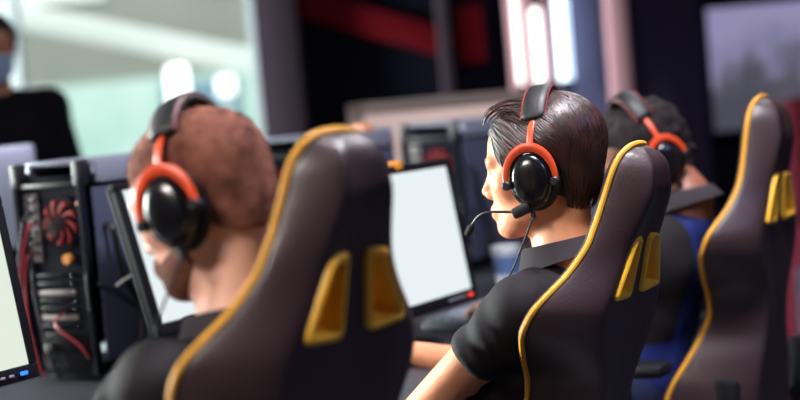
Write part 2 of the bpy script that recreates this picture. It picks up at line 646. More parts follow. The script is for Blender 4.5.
def person(root_xy, rz, hz, pose, skin, label, shirt_mats, group=None, trouser='navy'):
    root = empty('person', (root_xy[0], root_xy[1], 0), rz)
    tag(root, label, 'person', group)
    Mh = Matrix.Translation((0, 0, hz)) @ Euler((0, 0, math.radians(pose.get('yaw', 0)))).to_matrix().to_4x4() @ \
        Euler((0, math.radians(pose.get('pitch', 0)), 0)).to_matrix().to_4x4() @ Euler((math.radians(pose.get('roll', 0)), 0, 0)).to_matrix().to_4x4()
    b = Body()
    P = head_ops(b, Mh)
    nb = np.array(pose['neck'])                        # base of the neck
    b.add(cap(P(-.030, 0, -.030), nb + [0, 0, .02], .050, .051), .03)
    b.add(cap(nb + [0, 0, .02], nb + [0.01, 0, -.10], .051, .060), .03)
    pel = np.array(pose['pelvis'])
    chest = nb * .60 + pel * .40 + [pose.get('chest_x', .020), 0, .0]
    torso = []
    def T(prim, k):
        torso.append((prim, k)); b.add(prim, k)
    ax_t = (nb - pel) / np.linalg.norm(nb - pel)
    yv = np.array([0, 1.0, 0]); xv = np.cross(yv, ax_t); Rt = np.stack([xv, yv, ax_t], 1)
    T(ell(chest, (.098, .134, .165), Rt), .04)
    T(ell(nb * .3 + pel * .7 + [.015, 0, 0], (.105, .126, .17), Rt), .04)
    T(ell(pel + [0.01, 0, .0], (.125, .165, .11)), .06)
    arms = {}
    for s, key in ((1, 'L'), (-1, 'R')):
        sh, el, wr = (np.array(q, float) for q in pose[key][:3])
        T(cap(nb + [0, s * .02, -.040], sh + [-.0, -s * .02, .004], .036, .048), .04)
        T(cap(nb + [.035, s * .05, -.13], sh + [.02, -s * .055, -.05], .058, .046), .03)
        b.add(cap(sh, el, .044, .035), .04)
        mid = el * .7 + wr * .3
        b.add(cap(el, mid, .036, .038), .02)
        b.add(cap(mid, wr, .038, .026), .02)
        hand_ops(b, wr, pose[key][3], pose[key][4] if len(pose[key]) > 4 else (0, 0, 1), s)
        arms[s] = (sh, el, wr)
    legs = {}
    for s in (1, -1):
        hip = pel + [0.02, s * .09, -.02]
        kn = np.array(pose.get('knee', (pel[0] + .42, .13, .50))) * [1, s, 1]
        an = np.array(pose.get('ankle', (pel[0] + .46, .13, .09))) * [1, s, 1]
        b.add(cap(hip, kn, .082, .056), .05)
        b.add(cap(kn, kn * .55 + an * .45, .055, .052), .02)
        b.add(cap(kn * .55 + an * .45, an, .052, .036), .02)
        b.add(ell(an + [.065, 0, -.045], (.125, .042, .038)), .03)
        legs[s] = (hip, kn, an)
    # ---- skin surface
    fine = .0026
    hx = (Mh @ Vector((.01, 0, .01)))
    lo = np.array([-.30, -.42, 0.0]); hi = np.array([.95, .42, hz + .16])
    ax = axis((lo[0], hx[0] - .13, .011), (hx[0] - .13, hx[0] + .14, fine), (hx[0] + .14, hi[0], .0065))
    ay = axis((lo[1], hx[1] - .10, .009), (hx[1] - .10, hx[1] + .10, fine), (hx[1] + .10, hi[1], .009))
    dz = pose.get('deskz', .76)
    az = axis((0.0, .60, .014), (.60, dz - .04, .010), (dz - .04, dz + .05, .005), (dz + .05, hz - .15, .009), (hz - .15, hi[2], fine))
    F = b.grid(ax, ay, az)
    V, Q = snet(F, ax, ay, az, 2)
    body = link('body', quads_mesh('body', V, Q), skin, root)
    # ---- eyes and brows
    for s in (1, -1):
        mb = MB(); mb.lathe([(0, -.0125), (.0065, -.0107), (.0108, -.006), (.0125, 0), (.0108, .006), (.0065, .0107), (0, .0125)], 16, axis='X')
        mb.xf(Mh @ Matrix.Translation((.0762, s * .031, .0108)))
        ey = mb.build('eye', M['eye'], root)
        mb = MB(); mb.lathe([(0, .0132), (.004, .0130), (.0058, .0118), (.0058, .011), (0, .011)], 14, axis='X')
        mb.xf(Mh @ Matrix.Translation((.0762, s * .031, .0108)))
        mb.build('iris', M['iris'], ey)
        mb = MB()
        mb.tube([tuple(Mh @ Vector(q)) for q in cat([(.0985, s * .012, .030), (.0965, s * .026, .0345), (.0880, s * .040, .0345), (.0760, s * .050, .029)], 5)], [.0022] + [.0036] * 14 + [.0015], 8, flat=1.6)
        mb.build('eyebrow', pose['hairmat'], root)
    # ---- jersey
    sb = Body()
    for prim, k in torso: sb.add(prim, k)
    cut = pose.get('sleeve', .37)
    sx = axis((-.26, .42, .007)); sy = axis((-.38, .38, .007)); sz = axis((pel[2] - .12, nb[2] + .10, .007))
    F = sb.grid(sx, sy, sz, inflate=.012)
    for s in (1, -1):                                   # short sleeves, each cut off by its hem
        sh, el, wr = arms[s]
        u = (el - sh) / np.linalg.norm(el - sh)
        fs = Body().add(cap(sh - u * .01, sh + u * .24, .043, .037), .02).grid(sx, sy, sz, inflate=.012)
        pt = sh + (el - sh) * cut
        hm = ((sx[:, None, None] - pt[0]) * u[0] + (sy[None, :, None] - pt[1]) * u[1] + (sz[None, None, :] - pt[2]) * u[2])
        F = smin(F, np.maximum(fs, hm * .9), .022)
    G = np.stack(np.meshgrid(sx, sy, sz, indexing='ij'), -1).reshape(-1, 3)
    band = np.abs(F.ravel()) < .05
    Gb = G[band]
    fold = np.zeros(len(Gb))
    for s in (1, -1):                                   # folds run from the armpit over shoulder and sleeve
        sh, el, wr = arms[s]
        u = (el - sh) / np.linalg.norm(el - sh)
        rel = Gb - sh
        al = rel @ u
        ang = np.arctan2(rel @ np.cross(u, [0, 0, 1]), rel @ np.array([0, 0, 1.0]))
        wgt = np.exp(-(np.linalg.norm(rel - np.outer(al, u), axis=1) / .09) ** 2) * np.clip(al / .04, 0, 1)
        fold += wgt * .0065 * np.sin(al * 125 + 1.8 * np.sin(ang * 1.0 + s) + 2 * waves(Gb, 18, 3))
    fold += .0045 * waves(Gb, 42, 5) + .002 * waves(Gb, 80, 6)
    Fr = F.ravel(); Fr[band] += fold
    tilt = np.array([pose.get('collar_tilt', .17), 0, 1.0]); tilt /= np.linalg.norm(tilt)
    nk = np.linalg.norm((G - nb) * [1, 1, .0], axis=1) < .10
    Fr = np.where(nk, np.maximum(Fr, (G - (nb + [0, 0, .016])) @ tilt), Fr)
    F = Fr.reshape(F.shape)
    F[:, :, 0] = np.maximum(F[:, :, 0], .01); F[:, :, 1] = np.maximum(F[:, :, 1], .002)
    V, Q = snet(F, sx, sy, sz, 2)
    me = quads_mesh('jersey', V, Q)
    jersey = link('jersey', me, shirt_mats, root)
    C = V[Q].mean(1)
    blue = (np.abs(C[:, 1]) < .070) & (C[:, 2] < nb[2] + .02)
    blue |= (C[:, 2] < pel[2] + .10)
    me.polygons.foreach_set('material_index', blue.astype(np.int32))
    # ---- collar
    def collar(rad, drop, th, name, m, par, lift=.0):
        mb = MB(); rings = []
        Nn = 56
        ex = np.array([tilt[2], 0, -tilt[0]]); eyv = np.array([0, 1.0, 0])
        c0 = nb + [.006, 0, .020 + lift]
        for i in range(Nn + 1):
            a = -PI + .12 + (2 * PI - .24) * i / Nn + PI     # open at the throat
            dirv = ex * math.cos(a) + eyv * math.sin(a)
            dn = drop * (1 + .25 * math.cos(a))
            pin = c0 + dirv * rad + tilt * (.018)
            pts = [pin + dirv * 0, pin + dirv * .004 + tilt * .004, pin + dirv * .010 + tilt * .001,
                   pin + dirv * .020 - tilt * dn * .55, pin + dirv * .028 - tilt * dn,
                   pin + dirv * (.028 - th) - tilt * dn, pin + dirv * .014 - tilt * dn * .5, pin + dirv * .004 - tilt * dn * .7]
            rings.append(pts)
        mb.loft(rings)
        return mb.build(name, m, par, sharp=70)
    cr = pose.get('collar_r', .060)
    collar(cr, .034, .004, 'collar', pose['collarmat'], jersey)
    # ---- trousers and shoes
    tb = Body()
    tb.add(ell(pel + [0.01, 0, -.01], (.125, .165, .105)), .05)
    for s in (1, -1):
        hip, kn, an = legs[s]
        tb.add(cap(hip, kn, .084, .060), .05)
        tb.add(cap(kn, an + [0, 0, .03], .060, .052), .02)
    tx = axis((-.26, .95, .012)); ty = axis((-.34, .34, .012)); tz = axis((.05, pel[2] + .05, .012))
    F = tb.grid(tx, ty, tz, inflate=.012)
    F[:, :, -1] = .01; F[:, :, 0] = .01
    V, Q = snet(F, tx, ty, tz, 2)
    link('trousers', quads_mesh('trousers', V, Q), M[trouser], root)
    for s in (1, -1):
        hip, kn, an = legs[s]
        sbd = Body().add(ell(an + [.065, 0, -.040], (.142, .052, .046)), .01).add(cap(an + [0, 0, -.03], an + [-.005, 0, .02], .05, .046), .03)
        qx = axis((an[0] - .12, an[0] + .25, .009)); qy = axis((an[1] - .08, an[1] + .08, .009)); qz = axis((.002, an[2] + .05, .009))
        F = sbd.grid(qx, qy, qz); F[:, :, 0] = .01
        V, Q = snet(F, qx, qy, qz, 2)
        link('shoe', quads_mesh('shoe', V, Q), M['shoe'], root)
    return root, Mh, b


def hair_cap(root, Mh, name, m, thick, hairline, lump=0.0, lumpf=60, extra=None, step=.0026, seed=1, smooth=2):
    """close fitting hair following the skull; hairline(x, y) gives the lowest z"""
    b = Body()
    b.add(ell((-.010, 0, .045), (.097, .075, .084)), .02)
    b.add(ell((.030, 0, .048), (.062, .066, .066)), .03)
    b.add(ell((-.045, 0, -.02), (.052, .056, .06)), .03)
    b.add(ell((.040, 0, -.02), (.048, .061, .055)), .03)
    if extra:
        for e in extra: b.add(*e)
    gx = axis((-.15, .13, step)); gy = axis((-.115, .115, step)); gz = axis((-.12, .175, step))
    F = b.grid(gx, gy, gz, inflate=thick)
    G = np.stack(np.meshgrid(gx, gy, gz, indexing='ij'), -1).reshape(-1, 3)
    Fr = F.ravel()
    band = np.abs(Fr) < .04
    if lump:
        Fr[band] += lump * waves(G[band], lumpf, seed) + lump * .7 * waves(G[band], lumpf * 1.9, seed + 1)
    hl = hairline(G[band][:, 0], G[band][:, 1]) + .004 * waves(G[band], 90, 9)
    Fr[np.where(band)[0]] = np.maximum(Fr[band], (hl - G[band][:, 2]) * .6)
    Fr[~band & (G[:, 2] < hairline(G[:, 0], G[:, 1]))] = .05
    F = Fr.reshape(F.shape)
    V, Q = snet(F, gx, gy, gz, smooth)
    V4 = np.c_[V, np.ones(len(V))] @ np.array(Mh).T
    return link(name, quads_mesh(name, V4[:, :3], Q), m, root), b


# ================================================================== headset
def headset(parent_mat, label, group, cable_pts, band_r=0.0, mic=True):
    """parent_mat places the head; the headset stands in the same frame"""
    root = empty('gaming_headset')
    root.matrix_world = parent_mat
    tag(root, label, 'headset', group)
    br = .120 + band_r
    def arc(th, dr=0.0):
        y = (.086 + dr) * math.sin(th); z = .028 + (br + dr) * math.cos(th)
        if abs(th) > 1.2: y = math.copysign((.086 + dr) * (.97 + .03 * math.sin(abs(th))), th)
        return np.array([-.005 - .009 * max(0.0, math.cos(th)) ** 1.2, y, z])
    def strip(t0, t1, hw, th, name, m, par, dr=0.0, bulge=0.0, n=40):
        mb = MB(); rings = []
        for i in range(n + 1):
            t = t0 + (t1 - t0) * i / n
            p = arc(t, dr); q = arc(t, dr + .01) - p; q /= np.linalg.norm(q)
            e = min(1, min(i, n - i) / 2.0 + .55)
            w, h = hw * e, th * (e + bulge * math.cos(t))
            prof = [(-w, -h * .5), (-w * 1.0, h * .3), (-w * .85, h * .75), (-w * .4, h), (w * .4, h), (w * .85, h * .75), (w, h * .3), (w, -h * .5), (w * .5, -h * .9), (-w * .5, -h * .9)]
            rings.append([p + np.array([a, 0, 0]) + q * c for a, c in prof])
        mb.loft(rings)
        return mb.build(name, m, par, sharp=50)
    band = strip(-1.0, 1.0, .0220, .0085, 'headband', M['leatherband'], root)
    for sx in (-1, 1):
        pts = [arc(t, .0036) + np.array([sx * .0221, 0, 0]) for t in np.linspace(-.98, .98, 40)]
        MB().tube(pts, .0011, 6).build('stitching', M['redline'], band)
    for s in (1, -1):
        # red fork: a stem that splits around the cup
        mb = MB()
        y0 = s * .0955
        a = arc(s * .96)
        stem = cat([(a[0], a[1], a[2]), (-.006, s * .088, .075), (-.004, s * .0965, .050), (-.002, s * .100, .046)], 6)
        mb.tube(stem, .0062, 10, flat=.45)
        ring = []
        for t in np.linspace(-.12, PI + .12, 36):
            ring.append((.0445 * math.cos(t), s * .1005, -.006 + .0565 * math.sin(t)))
        rr = [.0045 + .0035 * math.sin(max(0, min(PI, t))) for t in np.linspace(-.12, PI + .12, 36)]
        mb2 = []
        for p, r_ in zip(ring, rr):
            c = np.array([0, s * .1005, -.006]); d = np.array(p) - c; d /= np.linalg.norm(d)
            y = np.array([0, s, 0])
            mb2.append([np.array(p) + d * r_ * q0 + y * .004 * q1 for q0, q1 in ((-1, -.8), (-1, .6), (-.6, 1), (.6, 1), (1, .6), (1, -.8))])
        mb.loft(mb2)
        yoke = mb.build('fork', M['red'], root, sharp=50)
        for t in (-.12, PI + .12):
            MB().lathe([(0, -.010), (.0075, -.010), (.0082, -.004), (.0082, .006), (.006, .0085), (0, .0085)], 14, axis='Y',
                       origin=(.0435 * math.cos(t), s * .1000, -.006 + .0565 * math.sin(t))).build('pivot', M['black'], yoke)
        # ear cup
        prof = [(0, .076), (.036, .076), (.0405, .080), (.0425, .088), (.0430, .0945), (.0415, .0985), (.0385, .1010), (.0365, .1010),
                (.0360, .1030), (.0345, .1060), (.0290, .1095), (.0200, .1120), (.0100, .1131), (0, .1134)]
        mb = MB().lathe([(r_, s * h) for r_, h in prof], 40, axis='Y', origin=(0, 0, -.006), sx=.92, sy=1.20)
        cup = mb.build('ear_cup', M['gloss'], root, sharp=35)
        prof = [(.026, .0665), (.030, .0635), (.038, .0625), (.0455, .0650), (.0480, .0705), (.0470, .0770), (.0420, .0800), (.03, .0800)]
        mb = MB().lathe([(r_, s * h) for r_, h in prof], 40, axis='Y', origin=(-.002, 0, -.006), sx=.93, sy=1.20)
        mb.build('ear_cushion', M['cushion'], cup)
    if mic:
        mb = MB()
        mb.box((.022, .098, -.058), (.036, .016, .020), M3=Matrix.Rotation(math.radians(20), 3, 'Y'), bev=.005)
        mb.build('microphone_socket', M['black'], root)
        pts = cat([(.036, .098, -.060), (.062, .095, -.057), (.090, .088, -.056), (.110, .079, -.064), (.124, .070, -.078)], 8)
        bo = MB().tube(pts, .0024, 8).build('microphone_boom', M['cable'], root)
        mb = MB().tube(cat([(.122, .071, -.076), (.127, .068, -.082), (.135, .063, -.091), (.138, .061, -.095)], 4), [.003, .005, .0062, .0066, .0068, .0068, .0068, .0068, .0066, .0064, .006, .005, .003], 12)
        mb.build('microphone', M['foam'], bo)
    inv = np.array(parent_mat.inverted())
    pts = [(.004, .095, -.055), (.003, .096, -.068)]
    MB().tube(pts + [(.002, .096, -.074)], .0042, 10).build('strain_relief', M['black'], root)
    wp = [np.array((inv @ np.array([*p, 1.0]))[:3]) for p in cable_pts]
    MB().tube(cat([np.array((.003, .096, -.070))] + wp, 10), .0019, 8).build('cable', M['cable'], root)
    return root


M['leatherband'] = mat('black_leatherette', rgb(17, 16, 20), 0.5, bump=0.25, bscale=300)
M['navy'] = mat('navy_denim', rgb(24, 32, 66), 0.85, bump=0.3, bscale=500)
M['shoe'] = mat('dark_shoe', rgb(40, 40, 46), 0.6)
M['cloth'] = mat('black_jersey', rgb(25, 21, 26), 0.78, bump=0.35, bscale=700, spec=0.3)
M['blue'] = mat('blue_jersey', rgb(24, 38, 100), 0.75, bump=0.3, bscale=700, spec=0.3)
M['collar'] = mat('grey_rib_collar', rgb(50, 45, 50), 0.85, spec=0.2, bump=0.5, bscale=600)
M['hairdark'] = mat('dark_hair', rgb(32, 20, 20), 0.36, spec=0.6, var=0.5, vscale=40, col2=rgb(66, 38, 34))
M['hairbase'] = mat('dark_hair_roots', rgb(26, 18, 20), 0.6)
M['buzz'] = mat('reddish_cropped_hair', rgb(82, 46, 38), 0.85, spec=0.2, bump=1.0, bscale=420, var=0.3, vscale=30, col2=rgb(146, 94, 76))
M['curl'] = mat('black_curly_hair', rgb(20, 15, 17), 0.75, spec=0.2, bump=1.0, bscale=260, var=0.3, vscale=40, col2=rgb(38, 30, 31))
M['beard'] = mat('reddish_beard', rgb(96, 54, 40), 0.8, bump=1.0, bscale=500, var=0.3, vscale=60, col2=rgb(130, 80, 58))
M['desk'] = mat('dark_desk', rgb(36, 36, 44), 0.45)
M['screen'] = mat('lit_screen', rgb(20, 20, 20), 0.2, emit=rgb(232, 242, 244), estr=1.0)

# ------------------------------------------------------------------ people and their chairs
S = 1.18
c1 = np.array([-.053 * S, 1.595 * S, 1.28 - .242 * S])
c2 = np.array([.344 * S, 2.216 * S, 1.28 - .311 * S])
c3 = np.array([.735 * S, 2.879 * S, 1.28 - .282 * S])
make_chair(c1, c1[2], math.radians(144.5), 5.0, 'nearest black gaming chair with yellow piping, behind the player with cropped reddish hair', 'gaming chairs', 0.84)
make_chair(c2, c2[2], math.radians(150.2), 11.4, 'middle black gaming chair with yellow piping, behind the dark-haired player with microphone', 'gaming chairs', 0.88)
make_chair(c3, c3[2], HEAD, 1.5, 'farthest black gaming chair with yellow piping, at the right end of the row', 'gaming chairs')


def local_pose(px, py, depth):
    """root position of a person whose skull centre shows at that pixel"""
    p = at(px, py, depth)
    return p


def Lc(root, rz, p):
    """world -> local"""
    d = np.array(p) - np.array([root[0], root[1], 0])
    c, s = math.cos(-rz), math.sin(-rz)
    return np.array([d[0] * c - d[1] * s, d[0] * s + d[1] * c, d[2]])


def Wc(root, rz, p):
    c, s = math.cos(rz), math.sin(rz)
    return np.array([root[0] + p[0] * c - p[1] * s, root[1] + p[0] * s + p[1] * c, p[2]])


def seated(px, py, depth, pose, skin, label, dy=0.0):
    sk = at(px, py, depth)
    pitch = math.radians(pose.get('pitch', 0)); yaw = math.radians(pose.get('yaw', 0))
    off = Euler((0, 0, yaw)).to_matrix() @ Euler((0, pitch, 0)).to_matrix() @ Vector((-.008, 0, .045))
    o = FW * off.x + LF * off.y
    root = (sk[0] - o[0], sk[1] - o[1]); hz = sk[2] - off.z
    return root, hz


DESK_Z = 0.74
# nearest player
pose1 = dict(yaw=7, pitch=17, roll=4, hairmat=M['buzz'], collarmat=M['collar'])
root1, hz1 = seated(201, 172, 2.06, pose1, None, None)
# middle player
pose2 = dict(yaw=12, pitch=2, roll=1, hairmat=M['hairdark'], collarmat=M['collar'])
root2, hz2 = seated(545, 148, 2.70, pose2, None, None)
# far player
pose3 = dict(yaw=48, pitch=26, roll=0, hairmat=M['curl'], collarmat=M['collar'])
root3, hz3 = seated(642, 140, 3.50, pose3, None, None)


def arms_for(hz, dxL=0.0, dxR=0.0, zw=None):
    zs = hz - .232
    zw = DESK_Z + .024
    return dict(neck=(-.030, 0, hz - .164), pelvis=(.06, 0, .60), deskz=DESK_Z + .03,
                L=((.005, .146, zs), (.245, .185, zs - .22), (.38, .15, zw), (1, -.25, 0)),
                R=((.005, -.146, zs), (.24, -.25, zs - .185), (.47, -.27, zw), (1, .2, 0)))


pose1.update(arms_for(hz1)); pose2.update(arms_for(hz2)); pose3.update(arms_for(hz3))
for q_ in (pose1, pose3):
    q_['L'] = (*q_['L'][:2], (.30, .15, DESK_Z + .050), (1, -.2, -.05))
    q_['R'] = (*q_['R'][:2], (.31, -.17, DESK_Z + .050), (1, .15, -.05))
pose1['neck'] = (-.035, 0, hz1 - .182)
pose3['neck'] = (-.085, -.01, hz3 - .120)
pose3['pelvis'] = (.08, 0, .60)
pose2['pelvis'] = (.16, 0, .60)
pose2['chest_x'] = -.012

P1, MH1, B1 = person(root1, HEAD, hz1, pose1, SK['fair'], 'person with cropped reddish hair and beard in black, seated in the nearest chair', [M['cloth'], M['blue']])
P2, MH2, B2 = person(root2, HEAD, hz2, pose2, SK['tan'], 'person with swept-back dark brown hair in black, seated in the middle chair', [M['cloth'], M['blue']])
P3, MH3, B3 = person(root3, HEAD, hz3, pose3, SK['brown'], 'person with short black curly hair looking down, seated in the farthest gaming chair', [M['cloth'], M['blue']])


def hl_short(x, y):
    return I_(x, [-.12, -.06, -.035, -.018, .012, .022, .042, .052, .066, .074, .082, .10], [-.060, -.056, -.040, .000, .004, -.020, -.018, .022, .045, .070, .078, .095])


cap1, hb1 = hair_cap(P1, MH1, 'hair', M['buzz'], .0035, hl_short, lump=.0006, lumpf=300)
cap3, hb3 = hair_cap(P3, MH3, 'hair', M['curl'], .011, hl_short, lump=.0055, lumpf=140, step=.003, smooth=1)
# beard of the nearest player
bb = Body(); head_ops(bb, Matrix.Identity(4))
gx = axis((-.02, .12, .0026)); gy = axis((-.08, .08, .0026)); gz = axis((-.125, .0, .0026))
F = bb.grid(gx, gy, gz, inflate=.003)
G = np.stack(np.meshgrid(gx, gy, gz, indexing='ij'), -1)
lim = I_(G[..., 0], [-.02, .015, .04, .07, .09, .12], [-.03, -.02, -.05, -.058, -.045, -.045])
F = np.maximum(F, (G[..., 2] - lim) * .6)
F = np.maximum(F, (.012 - G[..., 0]) * .6)
V, Q = snet(F, gx, gy, gz, 2)
V = (np.c_[V, np.ones(len(V))] @ np.array(MH1).T)[:, :3]
link('beard', quads_mesh('beard', V, Q), M['beard'], P1)


nt = M['buzz'].node_tree
b0 = nt.nodes['Principled BSDF']; old = b0.inputs['Base Color'].links[0].from_socket
tc_ = nt.nodes.new('ShaderNodeTexCoord'); sx_ = nt.nodes.new('ShaderNodeSeparateXYZ'); mr = nt.nodes.new('ShaderNodeMapRange')
mr.inputs['From Min'].default_value = hz1 - .085; mr.inputs['From Max'].default_value = hz1 - .015
mx_ = nt.nodes.new('ShaderNodeMixRGB'); mx_.inputs[1].default_value = (*rgb(214, 152, 126), 1)
nt.links.new(tc_.outputs['Object'], sx_.inputs[0]); nt.links.new(sx_.outputs['Z'], mr.inputs[0]); nt.links.new(mr.outputs[0], mx_.inputs[0])
nt.links.new(old, mx_.inputs[2]); nt.links.new(mx_.outputs[0], b0.inputs['Base Color'])


# dark swept back hair of the middle player: a close cap and combed locks on it
def hl_swept(x, y):
    return I_(x, [-.12, -.085, -.05, -.030, -.012, .014, .024, .042, .052, .064, .074, .082, .10], [-.052, -.050, -.046, -.035, .005, .010, -.022, -.020, .010, .030, .066, .078, .090])


cap2, hb = hair_cap(P2, MH2, 'hair', M['hairbase'], .0045, hl_swept)
hb.add(ell((.055, 0, .095), (.045, .055, .034)), .03)
hb.add(ell((-.042, 0, .066), (.067, .070, .066)), .03)


def grad(P, e=.002):
    g = np.stack([hb.ev(P + np.eye(3)[a] * e) - hb.ev(P - np.eye(3)[a] * e) for a in range(3)], 1)
    return g / (np.linalg.norm(g, axis=1)[:, None] + 1e-9)


def locks(n):
    d = rng.normal(size=(n * 3, 3)); d /= np.linalg.norm(d, axis=1)[:, None]
    d = d[(d[:, 2] > -.35)]
    Pp = np.array([-.008, 0, .040]) + d * .09
    for _ in range(6):
        Pp = Pp - grad(Pp) * hb.ev(Pp)[:, None]
    keep = (Pp[:, 2] > hl_swept(Pp[:, 0], Pp[:, 1]) + .012) & ((Pp[:, 2] > .035) | (Pp[:, 0] < -.045)) & (Pp[:, 2] > .0)
    Pp = Pp[keep][:n]
    m = len(Pp)
    seg = 9
    Lg = rng.uniform(.06, .105, m) * np.where(Pp[:, 2] > .09, 1.15, .9)
    wid = rng.uniform(.0016, .0034, m)
    jit = rng.normal(size=(m, 3)) * .16
    pts = [Pp + grad(Pp) * .001]
    cur = pts[0].copy()
    dirs = []
    for i in range(seg):
        x = cur[:, 0]
        tgt = np.stack([np.where(cur[:, 0] > -.03, -1.0, -.35 + 0 * x), np.sign(cur[:, 1]) * .12 + 0 * x, np.where(x > .045, .55, np.where(x > -.02, -.15, -1.25))], 1) + jit
        low = cur[:, 2] < .05
        tgt[low] = np.array([.02, 0, -1.0]) + jit[low] * .6
        side = (np.abs(cur[:, 1]) > .055) & (cur[:, 0] > -.05)
        tgt[side] = np.array([-.75, 0, -.75]) + jit[side]
        g = grad(cur)
        t = tgt - g * np.sum(tgt * g, 1)[:, None]
        t /= np.linalg.norm(t, axis=1)[:, None]
        dirs.append((t, g))
        cur = cur + t * (Lg / seg)[:, None]
        off = .002 + .004 * math.sin(PI * (i + 1) / seg * .8) + .002 * (i / seg)
        sd = hb.ev(cur)
        fall = (cur[:, 2] < -.01)
        cur = np.where(fall[:, None], cur, cur + grad(cur) * (off - sd)[:, None] * .8)
        pts.append(cur.copy())
    dirs.append(dirs[-1])
    V = []; 
    pr = [.7, 1, 1, 1, 1, .95, .85, .7, .45, .08]
    for i in range(seg + 1):
        t, g = dirs[i]
        sd = np.cross(t, g)
        w = (wid * pr[i])[:, None]
        V += [pts[i] + sd * w, pts[i] + g * w * .55, pts[i] - sd * w]
    V = np.stack(V, 1)                                  # m, 3*(seg+1), 3
    Qs = []
    st = 3 * (seg + 1)
    for i in range(seg):
        a = 3 * i
        for k in (0, 1):
            Qs.append([a + k, a + k + 1, a + k + 4, a + k + 3])
        Qs.append([a + 2, a, a + 3, a + 5])
    Qs = np.array(Qs)
    Q = (np.arange(m)[:, None, None] * st + Qs[None]).reshape(-1, 4)
    return V.reshape(-1, 3), Q


V, Q = locks(3600)
V = (np.c_[V, np.ones(len(V))] @ np.array(MH2).T)[:, :3]
link('locks', quads_mesh('locks', V, Q), M['hairdark'], cap2)

# cropped hair of the nearest player: short stubble all over the cap
def stubble(body, mh, hairline, n, length, wid, m, parent, seed):
    r = np.random.default_rng(seed)
    d = r.normal(size=(n * 3, 3)); d /= np.linalg.norm(d, axis=1)[:, None]
    P_ = np.array([-.008, 0, .030]) + d * .09
    def gr(P):
        e = .002
        g_ = np.stack([body.ev(P + np.eye(3)[a] * e) - body.ev(P - np.eye(3)[a] * e) for a in range(3)], 1)
        return g_ / (np.linalg.norm(g_, axis=1)[:, None] + 1e-9)
    for _ in range(6):
        P_ = P_ - gr(P_) * body.ev(P_)[:, None]
    P_ = P_[P_[:, 2] > hairline(P_[:, 0], P_[:, 1]) + .003 + r.exponential(.006, len(P_))][:n]
    g_ = gr(P_)
    tip = g_ * .8 + np.array([.25, 0, -.55]) + r.normal(size=P_.shape) * .25
    tip /= np.linalg.norm(tip, axis=1)[:, None]
    a = np.cross(tip, r.normal(size=P_.shape)); a /= np.linalg.norm(a, axis=1)[:, None]
    b_ = np.cross(tip, a)
    base = P_ - g_ * .001
    ln = (length * r.uniform(.6, 1.2, len(P_)))[:, None]
    V = np.stack([base + a * wid, base - a * wid * .5 + b_ * wid * .87, base - a * wid * .5 - b_ * wid * .87,
                  base + tip * ln + a * wid * .25, base + tip * ln - a * wid * .12 + b_ * wid * .2, base + tip * ln - a * wid * .12 - b_ * wid * .2], 1).reshape(-1, 3)
    k = np.arange(len(P_))[:, None, None] * 6
    Q = (k + np.array([[0, 1, 4, 3], [1, 2, 5, 4], [2, 0, 3, 5]])[None]).reshape(-1, 4)
    V = (np.c_[V, np.ones(len(V))] @ np.array(mh).T)[:, :3]
    link('stubble', quads_mesh('stubble', V, Q), m, parent)


stubble(hb1, MH1, hl_short, 7000, .0085, .0011, M['buzz'], cap1, 3)
stubble(hb3, MH3, hl_short, 2500, .014, .0022, M['curl'], cap3, 4)

# ------------------------------------------------------------------ headsets
for mh, root, hz, lab, br in ((MH1, root1, hz1, 'black and red headset worn by the player with cropped reddish hair', .0),
                              (MH2, root2, hz2, 'black and red headset with microphone boom worn by the dark-haired middle player', .003),
                              (MH3, root3, hz3, 'black and red headset worn by the curly-haired player in the farthest chair', .012)):
    Mw = Matrix.Translation((root[0], root[1], 0)) @ Matrix.Rotation(HEAD, 4, 'Z') @ mh
    cw = []
    for p in ((.02, .13, hz - .17), (.07, .15, hz - .23), (.13, .135, hz - .29), (.185, .09, hz - .36), (.215, .05, hz - .46), (.245, .02, DESK_Z - .06), (.26, .01, .66)):
        cw.append(Wc(root, HEAD, p))
    headset(Mw, lab, 'gaming headsets', cw, br, mic=(root is root2))

# ================================================================== the desk and what stands on it
O2 = np.array([root2[0], root2[1], 0.0])


def row(s, t, z):
    """place along the row (s), ahead of the players (t), height z"""
    return O2 + RW * s + FW * t + np.array([0, 0, z])


def st(p):
    d = np.array(p) - O2
    return float(d @ RW), float(d @ FW), float(d[2])


M['bezel'] = mat('monitor_bezel', rgb(12, 12, 18), 0.7, spec=0.12)
M['bluelight'] = mat('blue_power_light', rgb(20, 60, 200), 0.4, emit=rgb(40, 110, 255), estr=2.0)
M['redlight'] = mat('red_power_light', rgb(200, 40, 40), 0.4, emit=rgb(255, 60, 50), estr=1.2)
M['case'] = mat('black_case_steel', rgb(15, 16, 26), 0.8, spec=0.06, bump=0.05, bscale=500)
M['casegrey'] = mat('grey_case_frame', rgb(134, 138, 156), 0.4, metal=0.2)
M['caseglass'] = mat('tinted_side_panel', rgb(66, 70, 90), 0.3, spec=0.5)
M['port'] = mat('port_plate', rgb(120, 110, 112), 0.5, metal=0.3)
M['fanred'] = mat('red_fan_blade', rgb(96, 16, 16), 0.8, spec=0.1, emit=rgb(150, 20, 16), estr=0.12)
M['amber'] = mat('amber_socket', rgb(216, 138, 44), 0.5)
M['tape'] = mat('orange_tape', rgb(216, 150, 110), 0.7)
M['strap'] = mat('white_strap', rgb(205, 208, 205), 0.6)
M['redcable'] = mat('red_cable', rgb(150, 40, 52), 0.5)
M['key'] = mat('grey_keys', rgb(120, 124, 138), 0.5)
M['keyb'] = mat('keyboard_case', rgb(60, 62, 74), 0.45)
M['white'] = mat('white_paper', rgb(232, 238, 242), 0.5)

ANG = math.atan2(RW[1], RW[0])            # x along the row, y ahead of the players


